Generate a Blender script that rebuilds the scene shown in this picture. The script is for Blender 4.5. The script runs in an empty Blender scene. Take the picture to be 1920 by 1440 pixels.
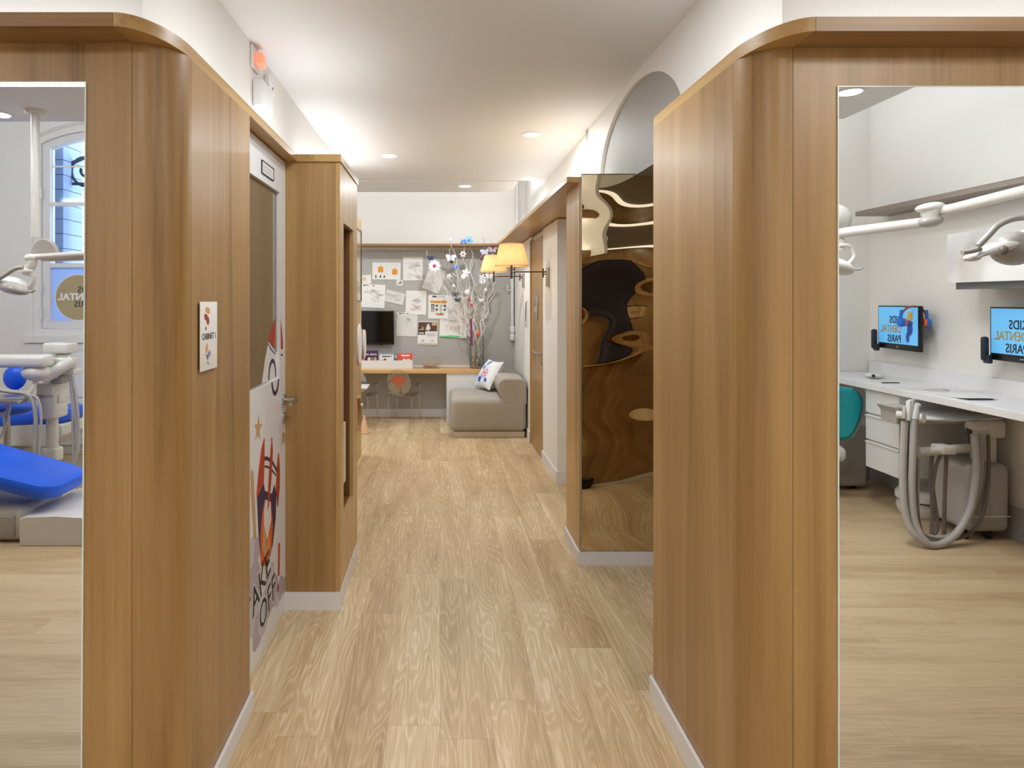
import bpy, bmesh, math, random
from mathutils import Vector, Matrix
PI = math.pi
SC = bpy.context.scene
COL = SC.collection

# ------------------------------------------------------------------ camera
F, CX, CY, H0 = 1200.0, 825.0, 562.0, 1.5          # focal length and principal point in 1920x1440 pixels, eye height
cd = bpy.data.cameras.new('camera')
cam = bpy.data.objects.new('camera', cd); COL.objects.link(cam)
cam.location = (0, 0, H0); cam.rotation_euler = (PI / 2, 0, 0)
cd.sensor_fit = 'HORIZONTAL'; cd.sensor_width = 36.0; cd.lens = F / 1920 * 36
cd.shift_x = (960 - CX) / 1920; cd.shift_y = -(720 - CY) / 1920
cd.clip_start = 0.02; cd.clip_end = 200
SC.camera = cam

# ------------------------------------------------------------------ world and exposure
W = bpy.data.worlds.new('world'); SC.world = W; W.use_nodes = True
bg = W.node_tree.nodes['Background']
bg.inputs['Color'].default_value = (0.92, 0.96, 1.0, 1); bg.inputs['Strength'].default_value = 5.5
vs = SC.view_settings
vs.view_transform = 'Standard'; vs.look = 'None'; vs.exposure = 0.0; vs.gamma = 1.0; vs.use_curve_mapping = False
SC.cycles.caustics_reflective = False; SC.cycles.caustics_refractive = False
SC.cycles.sample_clamp_indirect = 6.0
SC.cycles.max_bounces = 10; SC.cycles.diffuse_bounces = 5; SC.cycles.glossy_bounces = 6; SC.cycles.transparent_max_bounces = 24

WARM, NEUT, COOL = (1.0, 0.80, 0.55), (0.95, 0.972, 1.0), (0.93, 0.96, 1.0)
def area(name, loc, size, power, color=NEUT, size_y=None, rot=(0, 0, 0), shape=None, spread=None):
    l = bpy.data.lights.new(name, 'AREA'); l.energy = power; l.color = color; l.size = size
    if size_y: l.shape = 'RECTANGLE'; l.size_y = size_y
    if shape: l.shape = shape
    if spread: l.spread = spread
    o = bpy.data.objects.new(name, l); COL.objects.link(o); o.location = loc; o.rotation_euler = rot
    return o
K = 0.40
CZ = 2.75
# cove strips hidden on top of the wooden blocks, shining up
UP = (PI, 0, 0)
area('cove_light_left', (-0.84, 2.6, 2.235), 0.05, 2.5 * K, NEUT, 1.1, UP)
area('cove_light_left', (-0.70, 3.4, 2.235), 0.05, 5 * K, NEUT, 0.6, UP)
area('cove_light_left', (-0.84, 5.0, 2.30), 0.05, 13 * K, NEUT, 1.9, UP)
area('cove_light_right', (0.97, 2.2, 2.21), 0.05, 2 * K, NEUT, 0.4, UP)
area('cove_light_right', (0.98, 5.9, 2.225), 0.05, 14 * K, NEUT, 3.6, UP)
area('cove_light_front', (-2.4, 1.88, 2.235), 3.0, 14 * K, NEUT, 0.05, UP)
area('cove_light_front', (2.2, 1.88, 2.205), 2.2, 11 * K, NEUT, 0.05, UP)
# cove strips above the floating ceiling panels, washing the walls
area('cove_light_window_side', (-2.2, -1.25, 2.86), 6.0, 90 * K, NEUT, 0.06, (PI * 0.62, 0, PI))
area('cove_light_counter_side', (2.86, -0.2, 2.86), 3.6, 34 * K, NEUT, 0.06, (PI * 0.62, 0, -PI / 2))
area('cove_light_far_side', (0.93, 7.1, 2.72), 0.05, 5 * K, NEUT, 0.9, UP)
area('cove_light_far', (-0.6, 7.55, 2.83), 3.2, 14 * K, NEUT, 0.05, (PI * 0.62, 0, 0))

# ------------------------------------------------------------------ pixel helpers (a pixel and a depth give a point)
def P(px, py, d): return Vector(((px - CX) * d / F, d, H0 + (CY - py) * d / F))
DL, DR = 1.673, 1.642                              # planes of the two mirrors
def ML(px, py, d): p = P(px, py, d); p.y = 2 * DL - d; return p
def MR(px, py, d): p = P(px, py, d); p.y = 2 * DR - d; return p
def yl(d): return 2 * DL - d
def yr(d): return 2 * DR - d

# ------------------------------------------------------------------ materials
def lin(c):
    return tuple(((v / 255) / 12.92 if v / 255 <= 0.04045 else ((v / 255 + 0.055) / 1.055) ** 2.4) for v in c) + (1,)
def nd(nt, t, **kw):
    n = nt.nodes.new(t)
    for k, v in kw.items(): setattr(n, k, v)
    return n
def mat(name, rgb, rough=0.5, metal=0.0, spec=0.5, emit=None, estr=0, coat=0, var=0.0, vscale=6, bump=0, bscale=300, trans=0, sss=0):
    m = bpy.data.materials.new(name); m.use_nodes = True
    nt = m.node_tree; b = nt.nodes['Principled BSDF']
    c = lin(rgb)
    b.inputs['Base Color'].default_value = c; b.inputs['Roughness'].default_value = rough
    b.inputs['Metallic'].default_value = metal; b.inputs['Specular IOR Level'].default_value = spec
    b.inputs['Coat Weight'].default_value = coat
    if trans: b.inputs['Transmission Weight'].default_value = trans
    if emit: b.inputs['Emission Color'].default_value = lin(emit); b.inputs['Emission Strength'].default_value = estr
    g = nd(nt, 'ShaderNodeNewGeometry')
    if var:
        n = nd(nt, 'ShaderNodeTexNoise'); n.inputs['Scale'].default_value = vscale; n.inputs['Detail'].default_value = 3
        nt.links.new(g.outputs['Position'], n.inputs['Vector'])
        r = nd(nt, 'ShaderNodeMix', data_type='RGBA')
        r.inputs[6].default_value = tuple(v * (1 - var) for v in c[:3]) + (1,); r.inputs[7].default_value = tuple(min(1, v * (1 + var)) for v in c[:3]) + (1,)
        nt.links.new(n.outputs['Fac'], r.inputs[0]); nt.links.new(r.outputs[2], b.inputs['Base Color'])
    if bump:
        n = nd(nt, 'ShaderNodeTexNoise'); n.inputs['Scale'].default_value = bscale; n.inputs['Detail'].default_value = 2
        nt.links.new(g.outputs['Position'], n.inputs['Vector'])
        u = nd(nt, 'ShaderNodeBump'); u.inputs['Strength'].default_value = bump; u.inputs['Distance'].default_value = 0.002
        nt.links.new(n.outputs['Fac'], u.inputs['Height']); nt.links.new(u.outputs['Normal'], b.inputs['Normal'])
    return m
def clear(name, tint, edge, gloss=0.10, blend=0.5):
    """clear acrylic or glass: seen through, darker and shinier towards grazing edges"""
    m = bpy.data.materials.new(name); m.use_nodes = True; nt = m.node_tree
    nt.nodes.remove(nt.nodes['Principled BSDF']); out = nt.nodes['Material Output']
    lw = nd(nt, 'ShaderNodeLayerWeight'); lw.inputs['Blend'].default_value = blend
    mc = nd(nt, 'ShaderNodeMix', data_type='RGBA'); mc.inputs[6].default_value = lin(tint); mc.inputs[7].default_value = lin(edge)
    nt.links.new(lw.outputs['Facing'], mc.inputs[0])
    t = nd(nt, 'ShaderNodeBsdfTransparent'); nt.links.new(mc.outputs[2], t.inputs['Color'])
    g = nd(nt, 'ShaderNodeBsdfGlossy'); g.inputs['Roughness'].default_value = 0.06; g.inputs['Color'].default_value = (1, 1, 1, 1)
    mx = nd(nt, 'ShaderNodeMixShader')
    mp = nd(nt, 'ShaderNodeMath', operation='MULTIPLY_ADD'); mp.inputs[1].default_value = 0.35; mp.inputs[2].default_value = gloss * 0.4
    nt.links.new(lw.outputs['Fresnel'], mp.inputs[0]); nt.links.new(mp.outputs[0], mx.inputs[0])
    nt.links.new(t.outputs[0], mx.inputs[1]); nt.links.new(g.outputs[0], mx.inputs[2]); nt.links.new(mx.outputs[0], out.inputs['Surface'])
    return m
def wood(name, dark, light, rough=0.35, grain='Z', coat=0.15, big=1.0, streak=None):
    """veneer: long streaks along one axis, plus fine pores"""
    m = bpy.data.materials.new(name); m.use_nodes = True; nt = m.node_tree; b = nt.nodes['Principled BSDF']
    g = nd(nt, 'ShaderNodeNewGeometry')
    def mapped(a, l):
        mp = nd(nt, 'ShaderNodeMapping')
        s = {'X': (l, a, a), 'Y': (a, l, a), 'Z': (a, a, l)}[grain]
        mp.inputs['Scale'].default_value = s
        nt.links.new(g.outputs['Position'], mp.inputs['Vector']); return mp
    n1 = nd(nt, 'ShaderNodeTexNoise'); n1.inputs['Scale'].default_value = 1; n1.inputs['Detail'].default_value = 4; n1.inputs['Distortion'].default_value = 0.6
    nt.links.new(mapped(9 * big, 0.45).outputs[0], n1.inputs['Vector'])
    n2 = nd(nt, 'ShaderNodeTexNoise'); n2.inputs['Scale'].default_value = 1; n2.inputs['Detail'].default_value = 3
    nt.links.new(mapped(95, 1.3).outputs[0], n2.inputs['Vector'])
    n3 = nd(nt, 'ShaderNodeTexNoise'); n3.inputs['Scale'].default_value = 1; n3.inputs['Detail'].default_value = 1
    nt.links.new(mapped(420, 9).outputs[0], n3.inputs['Vector'])
    a = nd(nt, 'ShaderNodeMath', operation='MULTIPLY_ADD'); a.inputs[1].default_value = 0.30
    nt.links.new(n2.outputs['Fac'], a.inputs[0]); nt.links.new(n1.outputs['Fac'], a.inputs[2])
    a2 = nd(nt, 'ShaderNodeMath', operation='MULTIPLY_ADD'); a2.inputs[1].default_value = 0.12
    nt.links.new(n3.outputs['Fac'], a2.inputs[0]); nt.links.new(a.outputs[0], a2.inputs[2])
    r = nd(nt, 'ShaderNodeValToRGB'); e = r.color_ramp.elements
    e[0].position = 0.50; e[0].color = lin(dark); e[1].position = 0.90; e[1].color = lin(light)
    if streak: x = e.new(0.60); x.color = lin(streak)
    nt.links.new(a2.outputs[0], r.inputs['Fac']); nt.links.new(r.outputs['Color'], b.inputs['Base Color'])
    b.inputs['Roughness'].default_value = rough; b.inputs['Coat Weight'].default_value = coat; b.inputs['Coat Roughness'].default_value = 0.25
    return m
def planks(name, along, tones, width=0.185, length=1.25, sharp=0.6):
    """oak floorboards: each board its own tone, wavy cathedral grain, thin joints"""
    m = bpy.data.materials.new(name); m.use_nodes = True; nt = m.node_tree; b = nt.nodes['Principled BSDF']
    L = nt.links.new
    g = nd(nt, 'ShaderNodeNewGeometry'); s = nd(nt, 'ShaderNodeSeparateXYZ'); L(g.outputs['Position'], s.inputs[0])
    u, v = (s.outputs['X'], s.outputs['Y']) if along == 'Y' else (s.outputs['Y'], s.outputs['X'])
    def M(op, a, bb=None, c=None):
        n = nd(nt, 'ShaderNodeMath', operation=op)
        for i, x in enumerate((a, bb, c)):
            if x is None: continue
            if isinstance(x, (int, float)): n.inputs[i].default_value = x
            else: L(x, n.inputs[i])
        return n.outputs[0]
    cu = M('FLOOR', M('DIVIDE', u, width)); fu = M('FRACT', M('DIVIDE', u, width))
    wn = nd(nt, 'ShaderNodeTexWhiteNoise', noise_dimensions='1D'); L(cu, wn.inputs['W'])
    vv = M('ADD', M('DIVIDE', v, length), M('MULTIPLY', wn.outputs['Value'], 7.3))
    cv = M('FLOOR', vv); fv = M('FRACT', vv)
    cc = nd(nt, 'ShaderNodeCombineXYZ'); L(cu, cc.inputs[0]); L(cv, cc.inputs[1])
    w2 = nd(nt, 'ShaderNodeTexWhiteNoise', noise_dimensions='2D'); L(cc.outputs[0], w2.inputs['Vector'])
    # grain space: stretched along the board, shifted per board
    gv = nd(nt, 'ShaderNodeCombineXYZ'); L(M('MULTIPLY', u, 7.0), gv.inputs[0]); L(M('MULTIPLY', v, 0.75), gv.inputs[1]); L(M('MULTIPLY', w2.outputs['Value'], 57.0), gv.inputs[2])
    n1 = nd(nt, 'ShaderNodeTexNoise'); n1.inputs['Scale'].default_value = 1.0; n1.inputs['Detail'].default_value = 2.5; n1.inputs['Distortion'].default_value = 0.4; L(gv.outputs[0], n1.inputs['Vector'])
    rings = M('SUBTRACT', M('MULTIPLY', M('POWER', M('MULTIPLY_ADD', M('SINE', M('MULTIPLY', n1.outputs['Fac'], 150.0)), 0.5, 0.5), 2.6), 2.0), 0.6)
    gf = nd(nt, 'ShaderNodeCombineXYZ'); L(M('MULTIPLY', u, 160.0), gf.inputs[0]); L(M('MULTIPLY', v, 5.0), gf.inputs[1]); L(M('MULTIPLY', w2.outputs['Value'], 31.0), gf.inputs[2])
    n2 = nd(nt, 'ShaderNodeTexNoise'); n2.inputs['Scale'].default_value = 1.0; n2.inputs['Detail'].default_value = 3; L(gf.outputs[0], n2.inputs['Vector'])
    fac = M('ADD', M('MULTIPLY', w2.outputs['Value'], 0.13), M('ADD', M('MULTIPLY', M('MULTIPLY', rings, n2.outputs['Fac']), 0.16 * sharp), M('ADD', M('MULTIPLY', n1.outputs['Fac'], 0.55), M('MULTIPLY', n2.outputs['Fac'], 0.42))))
    r = nd(nt, 'ShaderNodeValToRGB'); e = r.color_ramp.elements
    e[0].position = 0.30; e[0].color = lin(tones[0]); e[1].position = 0.84; e[1].color = lin(tones[2])
    x = e.new(0.55); x.color = lin(tones[1]); L(fac, r.inputs['Fac'])
    jt = M('MAXIMUM', M('LESS_THAN', fu, 0.010), M('LESS_THAN', fv, 0.0018))
    mx = nd(nt, 'ShaderNodeMix', data_type='RGBA'); L(M('MULTIPLY', jt, 0.35), mx.inputs[0]); L(r.outputs['Color'], mx.inputs[6]); mx.inputs[7].default_value = lin((120, 90, 60))
    L(mx.outputs[2], b.inputs['Base Color']); b.inputs['Roughness'].default_value = 0.42; b.inputs['Specular IOR Level'].default_value = 0.45
    bu = nd(nt, 'ShaderNodeBump'); bu.inputs['Strength'].default_value = 0.08; bu.inputs['Distance'].default_value = 0.002; L(n2.outputs['Fac'], bu.inputs['Height']); L(bu.outputs['Normal'], b.inputs['Normal'])
    return m

M_white = mat('white_paint', (232, 230, 226), 0.6, var=0.01)
M_grey = mat('grey_paint', (176, 174, 170), 0.6, var=0.015)
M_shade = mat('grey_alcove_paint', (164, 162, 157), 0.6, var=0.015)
M_ceil = mat('ceiling_paint', (224, 226, 228), 0.7, var=0.01)
M_base = mat('white_lacquer', (226, 226, 228), 0.35)
M_wood = wood('pear_veneer', (128, 93, 50), (174, 138, 88), 0.38, 'Z', streak=(150, 114, 66))
M_woodh = wood('pear_veneer_horizontal', (122, 88, 52), (166, 130, 84), 0.38, 'X', streak=(144, 108, 66))
M_woody = wood('pear_veneer_lengthwise', (150, 116, 64), (196, 160, 102), 0.38, 'Y', streak=(172, 135, 80))
M_woodl = wood('pale_veneer', (158, 122, 70), (204, 168, 112), 0.4, 'Z', streak=(182, 145, 90))
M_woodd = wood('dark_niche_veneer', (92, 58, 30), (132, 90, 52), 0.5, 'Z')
M_desk = wood('desk_oak', (176, 128, 72), (226, 184, 124), 0.4, 'X', streak=(204, 158, 100))
M_greyw = wood('grey_oak', (118, 106, 98), (152, 140, 130), 0.5, 'Y')
M_floor = planks('oak_planks', 'Y', ((162, 134, 94), (198, 171, 130), (230, 211, 180)), sharp=0.75)
M_floor2 = planks('pale_oak_planks', 'X', ((158, 130, 96), (190, 166, 132), (206, 186, 154)), width=0.16, sharp=0.3)
M_mirror = mat('mirror_silver', (242, 244, 244), 0.0, 1.0)
M_edge = mat('polished_glass_edge', (225, 240, 236), 0.2, emit=None)
M_warp = mat('warm_mirror_film', (226, 208, 176), 0.015, 1.0)
M_steel = mat('brushed_steel', (190, 186, 178), 0.3, 1.0)
M_bronze = mat('dark_bronze', (110, 92, 78), 0.3, 1.0)
M_black = mat('black_plastic', (10, 10, 12), 0.3)
M_dark = mat('dark_plastic', (36, 40, 50), 0.35)
M_paper = mat('white_paper', (236, 234, 230), 0.7)
M_paperg = mat('greyish_paper', (222, 220, 216), 0.7)
M_ink = mat('pencil_grey', (196, 194, 192), 0.8)
M_inkd = mat('black_ink', (44, 40, 42), 0.7)
M_orange = mat('orange_print', (232, 150, 40), 0.6)
M_glow = mat('lamp_diffuser', (255, 252, 246), 0.5, emit=(255, 250, 240), estr=14)
M_plastic = mat('dental_white_plastic', (216, 214, 210), 0.28)
M_plasticg = mat('dental_grey_plastic', (168, 164, 160), 0.3)
M_hose = mat('grey_hose', (178, 175, 173), 0.45)
M_hosed = mat('brown_grey_hose', (112, 100, 96), 0.45)
M_blue = mat('blue_upholstery', (22, 92, 226), 0.38, var=0.06, vscale=3)
M_teal = mat('teal_upholstery', (10, 158, 170), 0.4, var=0.05, vscale=3)
M_sofa = mat('taupe_fabric', (172, 165, 153), 0.9, var=0.04, vscale=40, bump=0.3, bscale=900)
M_cush = mat('white_cotton', (232, 230, 230), 0.85)
M_twig = mat('whitewashed_twig', (226, 222, 214), 0.55)
M_twigb = mat('bark_twig', (168, 142, 108), 0.7)
M_acryl = clear('clear_acrylic', (250, 249, 247), (206, 196, 182), 0.3, 0.3)
M_glass = clear('clear_glass', (250, 252, 251), (176, 184, 180), 0.25, 0.35)
M_pane = clear('window_pane', (244, 249, 255), (220, 235, 245), 0.1, 0.3)

# ------------------------------------------------------------------ mesh builder
class MB:
    def __init__(s): s.v = []; s.f = []; s.m = []
    def add(s, vs, fs, m=0):
        k = len(s.v); s.v += [tuple(v) for v in vs]; s.f += [tuple(i + k for i in f) for f in fs]; s.m += [m] * len(fs); return s
    def box(s, x0, x1, y0, y1, z0, z1, m=0):
        x0, x1 = sorted((x0, x1)); y0, y1 = sorted((y0, y1)); z0, z1 = sorted((z0, z1))
        v = [(x, y, z) for z in (z0, z1) for y in (y0, y1) for x in (x0, x1)]
        return s.add(v, [(0, 2, 3, 1), (4, 5, 7, 6), (0, 1, 5, 4), (2, 6, 7, 3), (0, 4, 6, 2), (1, 3, 7, 5)], m)
    def _bm(s, bm, m=0, mtx=None):
        if mtx is not None: bm.transform(mtx)
        bm.verts.index_update()
        s.add([v.co for v in bm.verts], [[v.index for v in f.verts] for f in bm.faces], m); bm.free(); return s
    def rbox(s, x0, x1, y0, y1, z0, z1, r=0.01, seg=3, m=0, mtx=None):
        bm = bmesh.new(); bmesh.ops.create_cube(bm, size=1)
        x0, x1 = sorted((x0, x1)); y0, y1 = sorted((y0, y1)); z0, z1 = sorted((z0, z1))
        for v in bm.verts: v.co = ((v.co.x + .5) * (x1 - x0) + x0, (v.co.y + .5) * (y1 - y0) + y0, (v.co.z + .5) * (z1 - z0) + z0)
        bmesh.ops.bevel(bm, geom=bm.edges[:], offset=min(r, (x1 - x0) * .49, (y1 - y0) * .49, (z1 - z0) * .49), segments=seg, profile=0.5, affect='EDGES')
        return s._bm(bm, m, mtx)
    def ell(s, c, r, n=16, m=0, mtx=None):
        bm = bmesh.new(); bmesh.ops.create_uvsphere(bm, u_segments=n, v_segments=max(6, n // 2), radius=1)
        if isinstance(r, (int, float)): r = (r, r, r)
        M4 = Matrix.Translation(c) @ (mtx if mtx is not None else Matrix.Identity(4)) @ Matrix.Diagonal((r[0], r[1], r[2], 1))
        return s._bm(bm, m, M4)
    def tube(s, pts, r, n=8, m=0, cap=True):
        pts = [Vector(p) for p in pts]; rs = r if isinstance(r, (list, tuple)) else [r] * len(pts)
        vs = []; fs = []; prev = None
        for i, p in enumerate(pts):
            t = (pts[min(i + 1, len(pts) - 1)] - pts[max(i - 1, 0)])
            t = t.normalized() if t.length > 1e-9 else Vector((0, 0, 1))
            a = prev if prev is not None else (Vector((0, 0, 1)) if abs(t.z) < 0.9 else Vector((1, 0, 0)))
            a = (a - t * a.dot(t)).normalized(); b = t.cross(a); prev = a
            for j in range(n):
                q = 2 * PI * j / n; vs.append(p + (a * math.cos(q) + b * math.sin(q)) * rs[i])
        for i in range(len(pts) - 1):
            for j in range(n):
                k = (j + 1) % n; fs.append((i * n + j, i * n + k, (i + 1) * n + k, (i + 1) * n + j))
        if cap: fs.append(tuple(range(n - 1, -1, -1))); fs.append(tuple(range((len(pts) - 1) * n, len(pts) * n)))
        return s.add(vs, fs, m)
    def cyl(s, p0, p1, r0, r1=None, n=20, m=0): return s.tube([p0, p1], [r0, r0 if r1 is None else r1], n, m)
    def lathe(s, prof, c=(0, 0, 0), n=28, m=0, axis='Z'):
        vs = []; fs = []
        for (r, z) in prof:
            for j in range(n):
                q = 2 * PI * j / n; x, y = r * math.cos(q), r * math.sin(q)
                v = {'Z': (x, y, z), 'Y': (x, z, y), 'X': (z, x, y)}[axis]
                vs.append((v[0] + c[0], v[1] + c[1], v[2] + c[2]))
        for i in range(len(prof) - 1):
            for j in range(n):
                k = (j + 1) % n; fs.append((i * n + j, i * n + k, (i + 1) * n + k, (i + 1) * n + j))
        return s.add(vs, fs, m)
    def prism(s, poly, axis, a, b, m=0):
        """extrude a 2-D polygon along an axis; poly is (y,z) for X, (x,z) for Y, (x,y) for Z"""
        def put(p, t): return {'X': (t, p[0], p[1]), 'Y': (p[0], t, p[1]), 'Z': (p[0], p[1], t)}[axis]
        n = len(poly); vs = [put(p, a) for p in poly] + [put(p, b) for p in poly]
        fs = [tuple(range(n)), tuple(range(2 * n - 1, n - 1, -1))] + [(i, i + n, (i + 1) % n + n, (i + 1) % n) for i in range(n)]
        return s.add(vs, fs, m)
    def grid(s, fn, nu, nv, m=0):
        vs = [fn(i / nu, j / nv) for j in range(nv + 1) for i in range(nu + 1)]
        fs = [(j * (nu + 1) + i, j * (nu + 1) + i + 1, (j + 1) * (nu + 1) + i + 1, (j + 1) * (nu + 1) + i) for j in range(nv) for i in range(nu)]
        return s.add(vs, fs, m)
    def text(s, txt, size, mtx, m=0, depth=0.0008, align='CENTER', bold=0.0, squeeze=1.0):
        cu = bpy.data.curves.new('t', 'FONT'); cu.body = txt; cu.size = size; cu.extrude = depth; cu.align_x = align; cu.align_y = 'CENTER'; cu.offset = bold; cu.resolution_u = 3
        o = bpy.data.objects.new('t', cu); COL.objects.link(o)
        me = bpy.data.meshes.new_from_object(o.evaluated_get(bpy.context.evaluated_depsgraph_get()))
        M4 = mtx @ Matrix.Diagonal((squeeze, 1, 1, 1))
        s.add([M4 @ v.co for v in me.vertices], [tuple(p.vertices) for p in me.polygons], m)
        bpy.data.objects.remove(o); bpy.data.curves.remove(cu); bpy.data.meshes.remove(me); return s
    def build(s, name, mats, parent=None, smooth=True, normals=True, bevel=0):
        me = bpy.data.meshes.new(name); 
        if parent is not None:
            off = parent.matrix_off
        else:
            xs = [v[0] for v in s.v]; ys = [v[1] for v in s.v]; zs = [v[2] for v in s.v]
            off = Vector(((min(xs) + max(xs)) / 2, (min(ys) + max(ys)) / 2, min(zs)))
        me.from_pydata([tuple(Vector(v) - off) for v in s.v], [], s.f)
        for mm in (mats if isinstance(mats, (list, tuple)) else [mats]): me.materials.append(mm)
        me.polygons.foreach_set('material_index', s.m)
        me.update()
        if normals:
            bm = bmesh.new(); bm.from_mesh(me); bmesh.ops.recalc_face_normals(bm, faces=bm.faces[:]); bm.to_mesh(me); bm.free()
        if smooth:
            me.polygons.foreach_set('use_smooth', [True] * len(me.polygons)); me.set_sharp_from_angle(angle=math.radians(38))
        o = bpy.data.objects.new(name, me); COL.objects.link(o)
        if parent is not None: o.parent = parent.o
        else: o.location = off
        if bevel:
            bv = o.modifiers.new('bevel', 'BEVEL'); bv.width = bevel; bv.segments = 2; bv.limit_method = 'ANGLE'
        return o
class Node:                                        # a thing or part that parents others: o is the object, matrix_off its base point
    def __init__(s, o, off): s.o = o; s.matrix_off = Vector(off)
def tag(o, label, cat, group=None, kind=None):
    o['label'] = label; o['category'] = cat
    if group: o['group'] = group
    if kind: o['kind'] = kind
    return o
def thing(name, label, cat, loc, group=None, kind=None):
    o = bpy.data.objects.new(name, None); COL.objects.link(o); o.location = loc; o.empty_display_size = 0.05
    tag(o, label, cat, group, kind); return Node(o, loc)
def sub(o, parent): return Node(o, parent.matrix_off)   # lets a part carry sub-parts
def struct(o, label, cat): return tag(o, label, cat, kind='structure')
def dup(root, loc, rz=None, label=None):
    r = root.copy(); COL.objects.link(r); r.location = loc
    if rz is not None: r.rotation_euler = (0, 0, rz)
    if label: r['label'] = label
    for ch in list(root.children):
        c = ch.copy(); COL.objects.link(c); c.parent = r
        for g in ch.children:
            d = g.copy(); COL.objects.link(d); d.parent = c
    return r
def spline(pts, n=8):
    """smooth curve through points (Catmull-Rom)"""
    pts = [Vector(p) for p in pts]; q = [pts[0]] + pts + [pts[-1]]; out = []
    for i in range(1, len(q) - 2):
        for k in range(n):
            t = k / n; a, b, c, d = q[i - 1], q[i], q[i + 1], q[i + 2]
            out.append(0.5 * ((2 * b) + (c - a) * t + (2 * a - 5 * b + 4 * c - d) * t * t + (3 * b - a - 3 * c + d) * t ** 3))
    out.append(pts[-1]); return out
def arc(cx, cy, rx, ry, a0, a1, n=16): return [(cx + rx * math.cos(a0 + (a1 - a0) * i / n), cy + ry * math.sin(a0 + (a1 - a0) * i / n)) for i in range(n + 1)]

# =================================================================== SETTING
XL, XR = -0.694, 0.80                              # corridor faces of the two wooden blocks
b = MB(); b.box(-5.6, 3.7, -3.35, 1.70, -0.1, 0, 1); b.box(-3.2, 2.6, 1.70, 8.35, -0.1, 0, 0)
struct(b.build('floor', [M_floor, M_floor2], smooth=False), 'pale oak plank floor running down the corridor and across the rooms', 'floor')

# ceilings
b = MB(); b.box(-0.95, 1.12, 1.98, 6.70, CZ, CZ + 0.12)
struct(b.build('ceiling', M_ceil, smooth=False), 'white ceiling over the corridor', 'ceiling')
b = MB(); b.box(-5.6, 2.79, -1.15, 2.0, CZ, CZ + 0.08); b.box(-5.6, 3.7, -3.4, 2.1, 3.5, 3.6)
struct(b.build('ceiling_treatment_room', M_ceil, smooth=False), 'white ceiling with floating panel over the treatment room', 'ceiling')
# far room: a floating panel with one rounded corner below a raised ceiling
b = MB()
poly = [(-3.2, 6.70), (0.82, 6.70)] + arc(0.52, 7.15, 0.30, 0.22, 0, PI / 2, 10) + [(-3.2, 7.37)]
b.prism(poly, 'Z', CZ - 0.01, CZ + 0.05); b.box(-3.2, 1.2, 6.66, 8.35, 3.05, 3.15); b.box(-3.2, 1.2, 6.66, 6.74, CZ + 0.06, 3.06)
struct(b.build('ceiling_far', M_ceil, smooth=False), 'floating ceiling panel with rounded corner at the corridor end', 'ceiling')

# wooden block on the left with a rounded corner, its cap and its corridor side
def block(side, xc, D, top, yend, xout, rad, upx):
    sg = -1 if side == 'left' else 1
    n = thing('wall_%s' % side, 'honey wood block wall with rounded corner on the %s of the corridor' % side, 'wall', (xc + sg * 0.5, D + 0.3, 0), kind='structure')
    xs = xc + sg * rad
    b = MB(); b.box(xs + sg * 0.0015, xout, D, D + 0.03, 0, top); b.build('front_panel', M_wood, n, smooth=False)
    a = arc(xs, D + rad, rad, rad, -PI / 2, 0, 14) if sg > 0 else None
    outer = [(xs - sg * rad * math.sin(t), D + rad - rad * math.cos(t)) for t in [PI / 2 * i / 14 for i in range(15)]]
    inner = [(xs - sg * (rad - 0.02) * math.sin(t), D + rad - (rad - 0.02) * math.cos(t)) for t in [PI / 2 * i / 14 for i in range(15)]]
    b = MB(); b.prism(outer + inner[::-1], 'Z', 0, top); b.build('corner_panel', M_wood, n)
    b = MB(); b.box(xc, xc + sg * 0.02, D + rad + 0.0015, yend, 0.005, top); b.build('side_panel', M_wood, n, smooth=False)
    b = MB(); b.box(xc + sg * 0.004, xout, yend - 0.02, yend, 0.005, top); b.build('end_panel', M_wood, n, smooth=False)
    return n, sg, xs
nl, sgl, xsl = block('left', XL, DL, 2.172, 2.335, -5.5, 0.11, 0)
nr, sgr, xsr = block('right', XR, DR, 2.147, 2.40, 3.6, 0.105, 0)
def cap(n, sg, xc, xs, D, z0, z1, ystop, xout, xin, over=0.10, name='cap_shelf'):
    ry = 0.22
    cur = [(xs - sg * abs(xs - xc) * math.sin(t), D - over + ry - ry * math.cos(t)) for t in [PI / 2 * i / 18 for i in range(19)]]
    b = MB(); b.prism([(xs, D + 0.33)] + cur + [(xc, ystop), (xin, ystop), (xin, D + 0.33)], 'Z', z0, z1); b.build(name, M_woody, n)
    b = MB(); b.box(xs + sg * 0.001, xout, D - over, D + 0.33, z0, z1); b.build(name, M_woodh, n, smooth=False)
cap(nl, -1, XL - 0.0005, xsl, DL, 2.1725, 2.207, 3.10, -5.5, -0.93)
cap(nr, 1, XR + 0.0005, xsr, DR, 2.1475, 2.182, 2.40, 3.6, 1.09)
def baseboard(name, x0, x1, y0, y1, z1, lab):
    b = MB(); b.box(x0, x1, y0, y1, 0, z1); struct(b.build(name, M_base, smooth=False, bevel=0.002), lab, 'baseboard')
baseboard('baseboard_left', XL + 0.0005, XL + 0.012, DL + 0.12, 2.345, 0.068, 'white baseboard along the left wooden block')
baseboard('baseboard_right', XR - 0.012, XR - 0.0005, DR + 0.115, 2.41, 0.088, 'white baseboard along the right wooden block')
b = MB(); b.box(XR + 0.0, 2.2, 2.40, 2.412, 0, 0.088); struct(b.build('baseboard_right_end', M_base, smooth=False), 'white baseboard at the end of the right wooden block', 'baseboard')

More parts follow.
